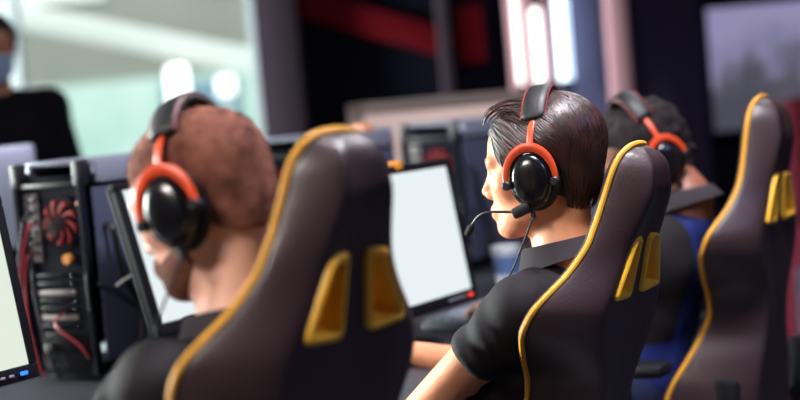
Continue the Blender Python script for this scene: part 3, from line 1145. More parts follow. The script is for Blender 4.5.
def make_monitor(corner_px, depth, which, tilt, label, led, W=0.47, H=0.295, screen=None):
    """corner_px: middle of a visible upright screen edge; which -1 left edge, +1 right edge as the player sees it"""
    s, t, z = st(at(*corner_px, depth))
    c = row(s - which * W / 2, t, 0)
    root = empty('monitor', (c[0], c[1], DESK_Z), ANG)
    tag(root, label, 'monitor', 'monitors along the desk')
    Rt = Matrix.Rotation(-tilt, 3, 'X')
    zc = z - DESK_Z
    def P(x, y, v): return np.array(Rt @ Vector((x, y, v))) + np.array([0, 0, zc])
    b = 0.018
    # bezel frame: four rails around the glass
    mb = MB()
    for cx, cz, w, h in ((0, H / 2 + b / 2, W + 2 * b, b), (0, -H / 2 - b * .75, W + 2 * b, b * 1.5), (-W / 2 - b / 2, 0, b, H), (W / 2 + b / 2, 0, b, H)):
        mb.box(P(cx, 0.004, cz), (w, 0.020, h), M3=Rt, bev=0.003)
    mb.build('bezel', M['bezel'], root)
    mb = MB().box(P(0, 0.023, -0.004), (W + 2 * b - .012, 0.020, H + 2.1 * b), M3=Rt, bev=0.008)
    mb.box(P(0, 0.052, -0.02), (W * .5, 0.03, H * .55), M3=Rt, bev=0.012)
    mb.build('housing', M['bezel'], root)
    MB().box(P(0, 0.005, 0), (W, 0.012, H), M3=Rt).build('screen', screen or M['screen'], root, smooth=False)
    mb = MB().box((0, 0.085, zc * .5), (0.06, 0.022, zc * 1.0), bev=0.006)
    mb.build('stand_post', M['bezel'], root)
    MB().lathe([(0, 0.002), (0.11, 0.002), (0.115, 0.007), (0.10, 0.013), (0.02, 0.018), (0, 0.018)], 32, origin=(0, 0.045, 0), sx=1.1, sy=0.8).build('stand_foot', M['bezel'], root)
    MB().box(P(W / 2 - 0.025, -0.011, -H / 2 - b * .75), (0.016, 0.006, 0.007), M3=Rt, bev=0.002).build('power_light', led, root)
    mb = MB()
    for k in range(4):
        mb.box(P(W / 2 - 0.055 - 0.022 * k, -0.0105, -H / 2 - b * .75), (0.010, 0.006, 0.005), M3=Rt, bev=0.0015)
    mb.build('button', M['casegrey'], root)
    return root, P, W, H


M['screen_green'] = mat('lit_screen_pale_green', rgb(20, 20, 20), 0.2, emit=rgb(232, 242, 226), estr=0.95)
mA, _, _, _ = make_monitor((11, 285), 2.74, 1, math.radians(9), 'lit blank monitor cut off by the left edge of the photo', M['bluelight'], screen=M['screen_green'])
mB, _, _, _ = make_monitor((141, 257), 3.17, -1, math.radians(15), 'lit blank monitor behind the face of the nearest player', M['bluelight'])
mC, PC_, WC_, HC_ = make_monitor((458, 227), 3.56, 1, math.radians(8), 'lit blank monitor between the nearest chair and the middle player', M['redlight'])
# little yellow camera clip on the far monitor
mb = MB().box(PC_(0.015, 0.004, HC_ / 2 + 0.018), (0.03, 0.03, 0.022), bev=0.006)
mb.build('clip', M['amber'], mC)


# ------------------------------------------------------------------ tower computers, their backs turned along the row
def make_tower(s, t, label, taped=False):
    c = row(s, t, DESK_Z)
    root = empty('tower_computer', c, ANG)
    tag(root, label, 'computer', 'tower computers on the desk')
    D, Wd, Hh = 0.46, 0.215, 0.488                 # depth along the row, width, height; origin at rear corner near the players
    fo = 0.014
    # steel shell: four walls and the front, open at the rear
    mb = MB()
    mb.box((D / 2, Wd - .004, Hh / 2 + fo), (D, .008, Hh - .06), bev=.002)
    mb.box((D / 2, Wd / 2, fo + .004), (D, Wd, .008), bev=.002)
    mb.box((D - .01, Wd / 2, Hh / 2 + fo), (.02, Wd, Hh - .05), bev=.004)
    mb.box((D / 2, Wd / 2, Hh - .045 + fo), (D - .01, Wd - .01, .01), bev=.002)
    mb.build('shell', M['case'], root)
    # tinted side panel towards the players
    MB().box((D / 2 + .012, .004, Hh / 2 - .02 + fo), (D - .04, .008, Hh - .10), bev=.002).build('side_panel', M['caseglass'], root)
    # top frame
    mb = MB()
    mb.box((D / 2 + .02, .008, Hh - .035 + fo), (D - .06, .022, .052), bev=.005)
    mb.box((D / 2 + .02, Wd - .008, Hh - .035 + fo), (D - .06, .022, .052), bev=.005)
    mb.box((D / 2 + .01, Wd / 2, Hh - .012 + fo), (D - .04, Wd - .03, .014), bev=.005)
    mb.box((D - .02, Wd / 2, Hh - .03 + fo), (.04, Wd, .05), bev=.006)
    mb.build('top_frame', M['casegrey'], root)
    mb = MB()
    mb.box((.012, .013, Hh - .035 + fo), (.030, .024, .056), bev=.003)
    mb.box((.012, Wd - .013, Hh - .035 + fo), (.030, .024, .056), bev=.003)
    mb.box((.010, Wd / 2, Hh - .058 + fo), (.020, Wd - .04, .012), bev=.003)
    mb.build('top_corner', M['black'], root)
    # rear panel set a little inside
    mb = MB()
    x = .012
    mb.box((x, Wd / 2, .225 + fo), (.006, Wd - .01, .43))
    for y in (.010, Wd - .010):
        mb.box((.004, y, .22 + fo), (.014, .016, .44), bev=.002)
    mb.build('rear_panel', M['case'], root)
    # port plate with its sockets (towards the far side = left in view)
    pl = MB().box((x - .004, Wd - .048, .335 + fo), (.004, .042, .155), bev=.001).build('port_plate', M['port'], root)
    mb = MB()
    for k, (dy, dz, w, h) in enumerate(((-.008, .062, .014, .012), (.010, .062, .010, .010), (-.008, .040, .013, .014), (.009, .038, .013, .018), (0, .014, .030, .012), (-.006, -.012, .015, .014), (.011, -.012, .010, .012), (0, -.036, .028, .010), (-.008, -.058, .011, .011), (.008, -.058, .011, .011))):
        mb.box((x - .007, Wd - .048 + dy, .335 + fo + dz), (.004, w, h), bev=.001)
    mb.build('socket', M['black'], pl)
    # exhaust fan
    fy, fz, fr = .078, .345 + fo, .056
    mb = MB()
    ring = [(fr, -.006), (fr + .006, -.006), (fr + .006, .004), (fr, .004)]
    mb.lathe([(fr - .002, -.004), (fr + .005, -.005), (fr + .006, .002), (fr - .002, .003)], 40, axis='X', origin=(x - .004, fy, fz))
    for k in range(2):
        mb.lathe([(fr * (.42 + .3 * k), -.0015), (fr * (.42 + .3 * k) + .002, 0), (fr * (.42 + .3 * k), .0015)], 32, axis='X', origin=(x - .010, fy, fz))
    for k in range(4):
        a = PI / 4 + k * PI / 2
        mb.tube([(x - .010, fy + .015 * math.cos(a), fz + .015 * math.sin(a)), (x - .008, fy + fr * math.cos(a), fz + fr * math.sin(a))], .0013, 6)
    mb.lathe([(0, .001), (fr, .001), (fr, -.001), (0, -.001)], 32, axis='X', origin=(x - .004, fy, fz))
    fan = mb.build('exhaust_fan', M['case'], root)
    MB().lathe([(0, -.006), (.016, -.005), (.017, .0), (0, .0)], 20, axis='X', origin=(x - .009, fy, fz)).build('fan_hub', M['case'], fan)
    mb = MB()
    for k in range(9):
        a0 = 2 * PI * k / 9
        V = []; n = 6
        for i in range(n + 1):
            r_ = .016 + (.052 - .016) * i / n
            sw = a0 + .5 * i / n
            for e, dx in ((0, -.0045), (.42, .0005)):
                V.append((x - .0095 + dx * .6, fy + r_ * math.cos(sw + e), fz + r_ * math.sin(sw + e)))
        mb.add(V, [(2 * i, 2 * i + 1, 2 * i + 3, 2 * i + 2) for i in range(n)])
    bl = mb.build('fan_blade', M['fanred'], fan)
    so = bl.modifiers.new('thick', 'SOLIDIFY'); so.thickness = .0015
    # power supply, socket and slot covers
    ps = MB().box((x - .002, Wd / 2, .055 + fo), (.008, .15, .082), bev=.002).build('power_supply', M['gloss'], root)
    MB().box((x - .008, .15, .06 + fo), (.008, .028, .022), bev=.002).build('mains_socket', M['black'], ps)
    MB().lathe([(0, -.012), (.011, -.012), (.013, -.006), (.013, 0), (0, 0)], 18, axis='X', origin=(x - .003, .068, .262 + fo)).build('round_socket', M['amber'], root)
    for k in range(7):
        mb = MB().box((x - .004, .115, .225 - .019 * k + fo), (.004, .115, .012), bev=.001)
        mb.box((x - .0065, .060, .225 - .019 * k + fo), (.003, .006, .006), bev=.001)
        mb.build('slot_cover', M['port'] if k in (2, 5) else M['gloss'], root)
    # bundle of cables behind the case
    for k, (y0, z0, y1, z1, mt) in enumerate(((.165, .37, .190, .11, 'cable'), (.160, .345, .200, .06, 'redcable'), (.172, .31, .185, .02, 'cable'), (.168, .28, .165, .02, 'redcable'), (.10, .14, .035, .07, 'redcable'), (.150, .30, .120, .015, 'cable'))):
        MB().tube(cat([(x - .004, y0, z0 + fo), (x - .030, y0 + .005, z0 + fo - .015), (x - .040, .5 * (y0 + y1) + .012, .5 * (z0 + z1) + fo), (x - .030, y1, z1 + fo), (x - .012, y1 - .004, max(.012, z1 + fo - .03))], 8), .0032, 8).build('cable', M[mt], root)
    # handle and loose leads on the side panel
    hp = cat([(.055, .000, .345), (.058, -.022, .340), (.060, -.026, .315), (.075, -.026, .235), (.120, -.024, .155), (.118, -.022, .08), (.105, -.002, .05)], 8)
    MB().tube(hp, .007, 8).build('handle_strap', M['cable'], root)
    MB().tube(cat([(.015, -.002, .215), (.060, -.014, .195), (.120, -.016, .150), (.170, -.012, .085), (.19, -.004, .03)], 8), .0032, 8).build('cable', M['cable'], root)
    MB().tube(cat([(.004, .012, .24), (-.010, .004, .235), (-.012, .002, .175), (-.004, .010, .165)], 8), .004, 8).build('handle', M['black'], root)
    for k in range(9):
        MB().lathe([(0, -.003), (.0028, -.003), (.0028, 0), (0, 0)], 8, axis='Y', origin=(.02 + .004 * (k % 2), .0005, .06 + .04 * k)).build('panel_screw', M['chrome'], root)
    if taped:
        mb = MB().box((.006, .020, Hh - .085), (.004, .022, .010), M3=Matrix.Rotation(math.radians(-40), 3, 'X'), bev=.001)
        mb.build('tape_strip', M['tape'], root)
        MB().tube(cat([(.045, -.030, .21), (.075, -.034, .222), (.11, -.034, .228), (.15, -.030, .232)], 6), .0055, 8, flat=.5).build('cable_strap', M['strap'], root)
    return root


s0, t0, _ = st(at(80, 165, 3.30))
make_tower(s0, t0, 'tower computer with red exhaust fan, left of the nearest player', True)
tw2 = make_tower(s0 + .87, t0, 'dark tower computer half hidden behind the nearest chair and the lit monitor')
MB().box((.33, .02, .488 + .012), (.05, .05, .028), bev=.01).build('sticker', M['tape'], tw2)
make_tower(s0 + 1.72, t0, 'dark tower computer just left of the middle player')

# worktop on trestles
mb = MB()
mb.box((.25, .825, DESK_Z - .0155), (3.9, 1.10, .03), bev=.004)
desk = empty('desk', (O2[0], O2[1], 0), ANG)
tag(desk, 'long dark worktop carrying the monitors and tower computers', 'desk')
mb.build('worktop', M['desk'], desk)
for x_ in (-1.6, -.45, .55, 2.1):
    for y_ in (.36, 1.28):
        MB().box((x_, y_, (DESK_Z - .031) / 2), (.05, .05, DESK_Z - .031), bev=.004).build('leg', M['case'], desk)


def make_keyboard(s, t, rz, label):
    c = row(s, t, DESK_Z)
    root = empty('keyboard', c, ANG + rz)
    tag(root, label, 'keyboard', 'keyboards on the desk')
    MB().box((0, 0, .012), (.44, .15, .022), bev=.005).build('case', M['keyb'], root)
    mb = MB()
    for r_ in range(5):
        n = 15
        for k in range(n):
            mb.box((-.205 + .0275 * k + .0 * r_, -.052 + .026 * r_, .026), (.022, .021, .010), bev=.003)
    mb.build('keys', M['key'], root)['kind'] = 'stuff'
    return root


make_keyboard(.90, .62, .02, 'grey keyboard in front of the far lit monitor')
make_keyboard(-.02, .66, 0, 'grey keyboard in front of the middle player')
make_keyboard(-.83, .62, 0, 'grey keyboard in front of the nearest player')


def make_cup(p, label):
    root = empty('paper_cup', p)
    tag(root, label, 'cup')
    MB().lathe([(0, .001), (.030, .001), (.042, .115), (.044, .118), (.044, .120), (.040, .120), (.029, .006), (0, .006)], 24).build('cup', M['white'], root)
    MB().lathe([(.0335, .035), (.0408, .095), (.0415, .095), (.0342, .035)], 24).build('sleeve', mat('blue_card', rgb(90, 120, 170), 0.7), root)
    return root


sc_, tc_, _ = st(at(506, 252, 4.4))
make_cup(row(sc_, tc_, DESK_Z), 'white paper cup on the desk beyond the middle player')

# a second monitor seen from behind, across the aisle on the left
b_ = at(15, 152, 4.3)
root = empty('monitor', (b_[0] - .20, b_[1], 0), 0.35)
tag(root, 'silver-backed monitor on a stand beyond the tower computer', 'monitor', 'far monitors')
M['silver'] = mat('silver_plastic', rgb(150, 156, 172), 0.35, metal=0.3)
MB().box((0, 0, b_[2] - .13), (.50, .04, .30), bev=.012).build('housing', M['silver'], root)
MB().box((0, .024, b_[2] - .13), (.47, .006, .27)).build('screen', M['bezel'], root)
MB().box((0, -.03, .86), (.06, .025, .40), bev=.006).build('stand_post', M['bezel'], root)
MB().box((0, -.03, .672), (.24, .18, .016), bev=.006).build('stand_foot', M['bezel'], root)
sd = empty('side_table', (b_[0] - .20, b_[1], 0), .35)
tag(sd, 'dark side table under the silver-backed monitor', 'table')
MB().box((0, 0, .645), (.75, .5, .035), bev=.005).build('table_top', M['desk'], sd)
for a_ in (-.33, .33):
    for c_ in (-.2, .2):
        MB().box((a_, c_, .313), (.04, .04, .626), bev=.004).build('leg', M['case'], sd)

# ================================================================== the hall
M['floor'] = mat('grey_floor', rgb(52, 52, 62), 0.35, var=0.15, vscale=3)
M['ceil'] = mat('ceiling_paint', rgb(40, 42, 58), 0.9)
M['wallnavy'] = mat('navy_wall', rgb(8, 8, 22), 0.9, spec=0.1, var=0.1, vscale=2)
M['mauve'] = mat('mauve_grey_column', rgb(46, 37, 46), 0.85, spec=0.1)
M['pinkcol'] = mat('pale_pink_panel', rgb(160, 118, 128), 0.7)
M['bluecol'] = mat('blue_grey_panel', rgb(92, 104, 140), 0.6)
M['redp'] = mat('deep_red_paint', rgb(88, 5, 16), 0.9, spec=0.1)
M['framew'] = mat('window_frame', rgb(150, 160, 165), 0.45)
YN = 8.0


def struct(name, mb, m, **k):
    o = mb.build(name, m, None, **k); o['kind'] = 'structure'; return o


struct('floor', MB().box((0, 3, -.05), (14, 13, .1)), M['floor'])
struct('ceiling', MB().box((0, 3, 3.05), (14, 13, .1)), M['ceil'])
mb = MB()
mb.box((-6.05, .6, 1.5), (.1, 6.3, 3))
mb.box((-6.05, 8.2, 1.5), (.1, .6, 3))
mb.box((-6.05, 5.825, .25), (.1, 4.25, .5))
mb.box((-6.05, 5.825, 2.85), (.1, 4.25, .3))
struct('wall_left', mb, M['wallnavy'])
struct('wall_right', MB().box((6.05, 3, 1.5), (.1, 11, 3)), M['wallnavy'])
struct('wall_behind', MB().box((0, -2.55, 1.5), (12.2, .1, 3)), M['wallnavy'])
xw0, xw1 = -4.6, -.67
mb = MB()
mb.box(((xw1 + 6) / 2, YN + .1, 1.5), (6 - xw1, .2, 3))
mb.box(((xw0 - 6) / 2, YN + .1, 1.5), (6 + xw0, .2, 3))
mb.box(((xw0 + xw1) / 2, YN + .1, .06), (xw1 - xw0, .2, .12))
mb.box(((xw0 + xw1) / 2, YN + .1, 2.92), (xw1 - xw0, .2, .16))
struct('wall_far', mb, M['wallnavy'])
struct('trim_1', MB().box((-.56, YN - .06, 1.5), (.225, .28, 3), bev=.01), M['mauve'])
mb = MB()
for x_ in (xw0 + .03, -3.3, -1.98, xw1 - .03):
    mb.box((x_, YN + .08, 1.48), (.06, .07, 2.72), bev=.004)
for z_ in (.15, 2.81):
    mb.box(((xw0 + xw1) / 2, YN + .08, z_), (xw1 - xw0, .07, .06), bev=.004)
struct('window_1', mb, M['framew'])
g = bpy.data.materials.new('window_glass'); g.use_nodes = True
nt = g.node_tree; nt.nodes.clear()
o_ = nt.nodes.new('ShaderNodeOutputMaterial'); mx = nt.nodes.new('ShaderNodeMixShader'); tr = nt.nodes.new('ShaderNodeBsdfTransparent'); gl = nt.nodes.new('ShaderNodeBsdfGlossy')
fr = nt.nodes.new('ShaderNodeFresnel'); fr.inputs['IOR'].default_value = 1.3
gl.inputs['Roughness'].default_value = .03; tr.inputs['Color'].default_value = (.93, .98, .96, 1)
nt.links.new(fr.outputs[0], mx.inputs[0]); nt.links.new(tr.outputs[0], mx.inputs[1]); nt.links.new(gl.outputs[0], mx.inputs[2]); nt.links.new(mx.outputs[0], o_.inputs['Surface'])
for k, (a_, b2) in enumerate(((xw0 + .06, -3.33), (-3.27, -2.01), (-1.95, xw1 - .06))):
    struct('window_%d' % (k + 2), MB().box(((a_ + b2) / 2, YN + .08, 1.48), (b2 - a_, .012, 2.6)), g)

mb = MB()  # unseen left-wall window, added to let key light onto the faces
for y_ in (3.78, 5.12, 6.46, 7.87):
    mb.box((-6.05, y_, 1.6), (.08, .06, 2.2), bev=.004)
for z_ in (.53, 2.67):
    mb.box((-6.05, 5.825, z_), (.08, 4.15, .06), bev=.004)
struct('window_5', mb, M['framew'])
for k, (a_, b2) in enumerate(((3.81, 5.09), (5.15, 6.43), (6.49, 7.84))):
    struct('window_%d' % (k + 6), MB().box((-6.05, (a_ + b2) / 2, 1.6), (.012, b2 - a_, 2.08)), g)  # panes of the added left-wall window

# columns, panels and glowing tubes on the far wall
def colx(px, y): return (px + 13 - 400) / FPX * y
def panel(name, x0, x1, y, m, label, cat_, z0=0.0, z1=3.0, th=.12):
    o = MB().box(((x0 + x1) / 2, y, (z0 + z1) / 2), (x1 - x0, th, z1 - z0), bev=.01).build(name, m)
    return tag(o, label, cat_)


def colstruct(n, px0, px1, m, y=7.9, th=.18):
    struct('trim_%d' % n, MB().box(((colx(px0, y) + colx(px1, y)) / 2, y, 1.5), (colx(px1, y) - colx(px0, y), th, 3), bev=.01), m)


colstruct(2, 439, 451, M['mauve'])
colstruct(3, 508, 549, M['pinkcol'])
colstruct(4, 553, 604, M['bluecol'])
colstruct(5, 606, 626, M['pinkcol'], 7.7)
M['duskwall'] = mat('dusk_purple_panel', rgb(44, 38, 60), 0.85, spec=0.1)
colstruct(6, 632, 700, M['duskwall'], 7.94, .1)
rp = panel('wall_panel', colx(459, 7.93), colx(484, 7.93), 7.93, M['redp'], 'small deep red panel on the far wall', 'panel', 1.50, 1.80, .1)
# sloping red soffit
mb = MB().box((0, 0, 0), (1.0, .08, .15), bev=.01)
o = mb.build('sloping_beam', M['redp']); tag(o, 'deep red beam sloping down across the dark far wall', 'beam')
p0 = at(362, 20, 7.93)
o.location = tuple(p0); o.rotation_euler = (0, math.radians(20), 0)


def tube_lamp(px, z0, z1, y, colr, strength, label, rad=.03):
    root = empty('tube_lamp', (colx(px, y), y, 0)); tag(root, label, 'lamp', 'tube lamps on the far wall')
    MB().lathe([(0, z0), (rad, z0), (rad, z1), (0, z1)], 20).build('glowing_tube', mat('tube_glow', rgb(240, 240, 240), .4, emit=colr, estr=strength), root)
    MB().lathe([(0, z0 - .05), (rad + .006, z0 - .05), (rad + .006, z0 + .005), (0, z0 + .005)], 20).build('end_cap', M['case'], root)
    MB().lathe([(0, .001), (.042, .001), (.042, .015), (.014, .02), (.014, z0 - .049), (0, z0 - .049)], 20).build('stand', M['case'], root)
    MB().lathe([(0, z1 - .005), (rad + .006, z1 - .005), (rad + .006, z1 + .05), (0, z1 + .05)], 20).build('end_cap', M['case'], root)


tube_lamp(519, 1.36, 2.5, 7.72, rgb(255, 200, 196), .9, 'pink-white glowing tube, leftmost of the tubes on the far wall', .020)
tube_lamp(538, 1.36, 1.75, 7.72, rgb(255, 232, 230), 1.7, 'white glowing tube between the pink and blue tubes', .026)
tube_lamp(563, 1.36, 1.80, 7.70, rgb(200, 228, 255), 1.9, 'blue-white glowing tube, rightmost on the far wall', .036)

# big dim wall screen showing a hazy landscape
ms = bpy.data.materials.new('landscape_screen'); ms.use_nodes = True
nt = ms.node_tree; bs = nt.nodes['Principled BSDF']; bs.inputs['Base Color'].default_value = (.01, .01, .01, 1); bs.inputs['Roughness'].default_value = .4
tc = nt.nodes.new('ShaderNodeTexCoord'); sp = nt.nodes.new('ShaderNodeSeparateXYZ'); nz = nt.nodes.new('ShaderNodeTexNoise'); nz.inputs['Scale'].default_value = 3.6; nz.inputs['Detail'].default_value = 3
nt.links.new(tc.outputs['Object'], nz.inputs['Vector']); nt.links.new(tc.outputs['Object'], sp.inputs[0])
ma = nt.nodes.new('ShaderNodeMath'); ma.operation = 'MULTIPLY_ADD'; ma.inputs[1].default_value = .95
nt.links.new(nz.outputs['Fac'], ma.inputs[0]); nt.links.new(sp.outputs['Z'], ma.inputs[2])
rp_ = nt.nodes.new('ShaderNodeValToRGB'); cr_ = rp_.color_ramp
cr_.elements[0].position = .20; cr_.elements[0].color = (*rgb(62, 62, 74), 1)
cr_.elements[1].position = .70; cr_.elements[1].color = (*rgb(128, 122, 156), 1)
e_ = cr_.elements.new(.40); e_.color = (*rgb(70, 68, 78), 1)
e_ = cr_.elements.new(.52); e_.color = (*rgb(112, 108, 138), 1)
nt.links.new(ma.outputs[0], rp_.inputs[0]); nt.links.new(rp_.outputs[0], bs.inputs['Emission Color']); bs.inputs['Emission Strength'].default_value = 1.3
wl = empty('wall_screen', (2.33, 7.86, 1.35)); tag(wl, 'large dim screen with a hazy grey landscape on the far wall', 'screen')
MB().box((0.35, 0, 0), (2.0, .03, .64)).build('display', ms, wl)
MB().box((0.35, .03, 0), (2.06, .04, .70), bev=.01).build('frame', M['case'], wl)

# beige standing board behind the row
pb = at(438, 117, 5.5)
br_ = empty('display_board', (pb[0], pb[1], 0), math.radians(2)); tag(br_, 'beige framed board standing behind the far tower computers', 'board')
M['beige'] = mat('greige_frame', rgb(112, 96, 90), 0.6)
M['beige2'] = mat('pale_beige_board', rgb(236, 206, 192), 0.7)
hh = pb[2] + .075
mb = MB()
mb.box((0, 0, hh - .0225), (.66, .05, .045), bev=.006)
mb.box((-.30, 0, hh - .30), (.06, .05, .60), bev=.006)
mb.box((.30, 0, hh - .30), (.06, .05, .60), bev=.006)
mb.box((0, 0, hh - .60), (.66, .05, .06), bev=.006)
mb.build('frame', M['beige'], br_)
MB().box((0, -.006, hh - .305), (.55, .03, .56)).build('board', M['beige2'], br_)
for s_ in (-.28, .28):
    mb = MB().box((s_, 0, (hh - .6) / 2), (.04, .04, hh - .6), bev=.004)
    mb.box((s_, 0, .016), (.05, .36, .03), bev=.006)
    mb.build('foot', M['case'], br_)

# red sofa and grey cabinet at the right
sf = empty('sofa', (2.14, 6.3, 0), .1); tag(sf, 'red sofa half hidden behind the farthest chair', 'sofa')
M['sofa'] = mat('red_upholstery', rgb(62, 12, 24), 0.95, spec=0.1)
MB().box((.45, 0, .32), (1.7, .8, .30), bev=.06).build('seat', M['sofa'], sf)
MB().box((.45, .36, .78), (1.7, .22, .82), bev=.07).build('backrest', M['sofa'], sf)
for a_ in (-.46, 1.36):
    MB().box((a_, -.02, .42), (.2, .8, .52), bev=.06).build('arm', M['sofa'], sf)
for a_ in (-.3, 1.2):
    for c_ in (-.3, .3):
        MB().lathe([(0, .0), (.02, .0), (.03, .18), (0, .18)], 12, origin=(a_, c_, 0)).build('leg', M['case'], sf)
cb = empty('cabinet', (1.62, 4.7, 0), .05); tag(cb, 'low grey cabinet at the right edge behind the farthest chair', 'cabinet')
M['cab'] = mat('grey_cabinet_paint', rgb(74, 78, 100), 0.55)
MB().box((.2, .25, .32), (.9, .5, .60), bev=.008).build('carcass', M['cab'], cb)
for a_ in (-.025, .425):
    d_ = MB().box((a_, -.010, .32), (.44, .02, .56), bev=.004).build('door', M['cab'], cb)
    MB().box((a_ + .15 * (1 if a_ < .1 else -1), -.030, .40), (.012, .02, .12), bev=.003).build('handle', M['chrome'], d_)
MB().box((.2, .25, .011), (.86, .46, .02)).build('plinth', M['case'], cb)

# ------------------------------------------------------------------ standing person in black, far left
M['blackcloth'] = mat('black_clothes', rgb(10, 10, 16), 0.9, spec=0.1)
M['mask'] = mat('blue_face_mask', rgb(120, 140, 165), 0.8)


def bystander(px, py, depth):
    sk = at(px, py, depth)
    rz = math.radians(-70)
    root = empty('person', (sk[0], sk[1], 0), rz)
    tag(root, 'person in black with dark hair and a face mask, standing by the window', 'person')
    hz = sk[2] - .045
    Mh = Matrix.Translation((0, 0, hz)) @ Matrix.Rotation(math.radians(8), 4, 'Y')
    b = Body(); P = head_ops(b, Mh)
    k = hz / 1.62
    nb = np.array([-.03, 0, hz - .16])
    b.add(cap(P(-.03, 0, -.03), nb, .052, .056), .03)
    T = Body()
    def both(pr, kk): b.add(pr, kk); T.add(pr, kk)
    both(ell((-.01, 0, nb[2] - .22), (.115, .165, .20)), .05)
    both(ell((-.01, 0, nb[2] - .45), (.11, .155, .20)), .05)
    both(ell((-.01, 0, nb[2] - .58), (.12, .17, .13)), .05)
    for s in (1, -1):
        sh = np.array([-.02, s * .185, nb[2] - .06]); el = np.array([-.02, s * .25, nb[2] - .36]); wr = np.array([.10, s * .20, nb[2] - .58])
        both(cap(nb + [0, s * .02, -.03], sh, .040, .050), .04)
        both(cap(sh, el, .052, .042), .04)
        b.add(cap(el, wr, .041, .028), .02); T.add(cap(el, el * .12 + wr * .88, .043, .036), .02)
        hand_ops(b, wr, (.5, -s * .1, -1), (.9, s * .4, .5), s)
        hip = np.array([-.01, s * .09, nb[2] - .62]); kn = np.array([.0, s * .10, .50]); an = np.array([-.03, s * .11, .09])
        b.add(cap(hip, kn, .085, .058), .04); b.add(cap(kn, an, .056, .036), .02); b.add(ell(an + [.07, 0, -.045], (.125, .042, .038)), .03)
        T.add(cap(hip, kn, .088, .064), .04); T.add(cap(kn, an + [0, 0, .02], .064, .054), .02)
    ax = axis((-.22, -.14, .012), (-.14, .14, .004), (.14, .32, .008)); ay = axis((-.36, -.10, .010), (-.10, .10, .004), (.10, .36, .010)); az = axis((0, hz - .82, .016), (hz - .82, hz - .16, .009), (hz - .16, hz + .15, .004))
    V, Q = snet(b.grid(ax, ay, az), ax, ay, az, 2)
    link('body', quads_mesh('body', V, Q), SK['brown'], root)
    ax = axis((-.24, .30, .011)); ay = axis((-.38, .38, .011)); az = axis((.06, nb[2] + .06, .011))
    F = T.grid(ax, ay, az, inflate=.013); F[:, :, 0] = .01; F[:, :, -1] = .01
    V, Q = snet(F, ax, ay, az, 2)
    link('clothes', quads_mesh('clothes', V, Q), M['blackcloth'], root)
    hair_cap(root, Mh, 'hair', M['curl'], .010, hl_short, step=.005)
    mk = Body(); head_ops(mk, Matrix.Identity(4))
    gx = axis((.0, .14, .004)); gy = axis((-.08, .08, .004)); gz = axis((-.125, .0, .004))
    F = mk.grid(gx, gy, gz, inflate=.005)
    G = np.stack(np.meshgrid(gx, gy, gz, indexing='ij'), -1)
    F = np.maximum(F, (G[..., 2] + .012) * .8); F = np.maximum(F, (.03 - G[..., 0]) * .8); F = np.maximum(F, (-.112 - G[..., 2]) * .8)
    V, Q = snet(F, gx, gy, gz, 2)
    V = (np.c_[V, np.ones(len(V))] @ np.array(Mh).T)[:, :3]
    link('face_mask', quads_mesh('face_mask', V, Q), M['mask'], root)
    for s in (1, -1):
        an = np.array([-.03, s * .11, .09])
        q = Body().add(ell(an + [.07, 0, -.040], (.145, .054, .050)), .01)
        gx = axis((-.16, .24, .010)); gy = axis((an[1] - .08, an[1] + .08, .010)); gz = axis((.002, .12, .010))
        F = q.grid(gx, gy, gz); F[:, :, 0] = .01
        V, Q = snet(F, gx, gy, gz, 2); link('shoe', quads_mesh('shoe', V, Q), M['shoe'], root)
    return root


bystander(-8, 38, 5.5)

# ------------------------------------------------------------------ outside the window
M['pave'] = mat('pale_paving', rgb(190, 196, 192), 0.9, var=.06, vscale=2)
M['render_'] = mat('cream_render', rgb(146, 146, 140), 0.9, var=.06, vscale=1.5)
M['mint'] = mat('mint_cladding', rgb(176, 206, 196), 0.6, var=.12, vscale=1.2, col2=rgb(216, 232, 226))
M['greyglass'] = mat('pale_blue_cladding', rgb(128, 158, 178), 0.3)
M['whitep'] = mat('white_paint', rgb(236, 238, 236), 0.6)
struct('ground_outside', MB().box((-4, 17, -.12), (26, 17.6, .1)), M['pave'])
hb_ = empty('building', (-3.0, 15.0, 0)); tag(hb_, 'pale building with mint cladding across the street outside the window', 'building')
MB().box((0, .5, 3.0), (14, .8, 6.0)).build('wall', M['render_'], hb_)
MB().box((0.2, .06, .95), (11, .12, 1.75)).build('cladding', M['mint'], hb_)
for k in range(6):
    f_ = MB().box((-4.6 + 1.9 * k, -.02, 1.0), (.75, .10, 1.5)).build('shop_window', M['greyglass'], hb_)
for k in range(6):
    MB().box((-4.0 + 1.9 * k, .08, 2.9), (.9, .08, .5)).build('shop_sign', M['whitep'] if k != 3 else M['redp'], hb_)
# sloping white canopy edge
pc_ = at(190, 50, 12.0)
cn = empty('canopy', (pc_[0], pc_[1], 0))
tag(cn, 'white canopy edge sloping down outside the window', 'canopy')
MB().box((0, 0, pc_[2]), (3.4, .5, .20), M3=Matrix.Rotation(math.radians(16), 3, 'Y'), bev=.02).build('roof_edge', M['whitep'], cn)
for dx in (-1.5, 1.5):
    top = pc_[2] - dx * math.tan(math.radians(16))
    MB().box((dx, .18, (top - .07) / 2), (.05, .05, top + .07), bev=.006).build('post', M['whitep'], cn)


def lantern(px, py, depth, w, h, label, strength):
    p = at(px, py, depth)
    root = empty('street_lantern', (p[0], p[1], 0)); tag(root, label, 'lantern')
    MB().lathe([(0, p[2] - h / 2), (w * .42, p[2] - h / 2), (w / 2, p[2] - h * .38), (w / 2, p[2] + h * .38), (w * .42, p[2] + h / 2), (0, p[2] + h / 2)], 20).build('lamp_shade', mat('lantern_glow', rgb(240, 240, 240), .5, emit=rgb(255, 244, 246), estr=strength), root)
    MB().lathe([(0, -.07), (.06, -.07), (.03, .0), (.025, p[2] - h / 2 + .01), (0, p[2] - h / 2 + .01)], 14).build('post', M['whitep'], root)


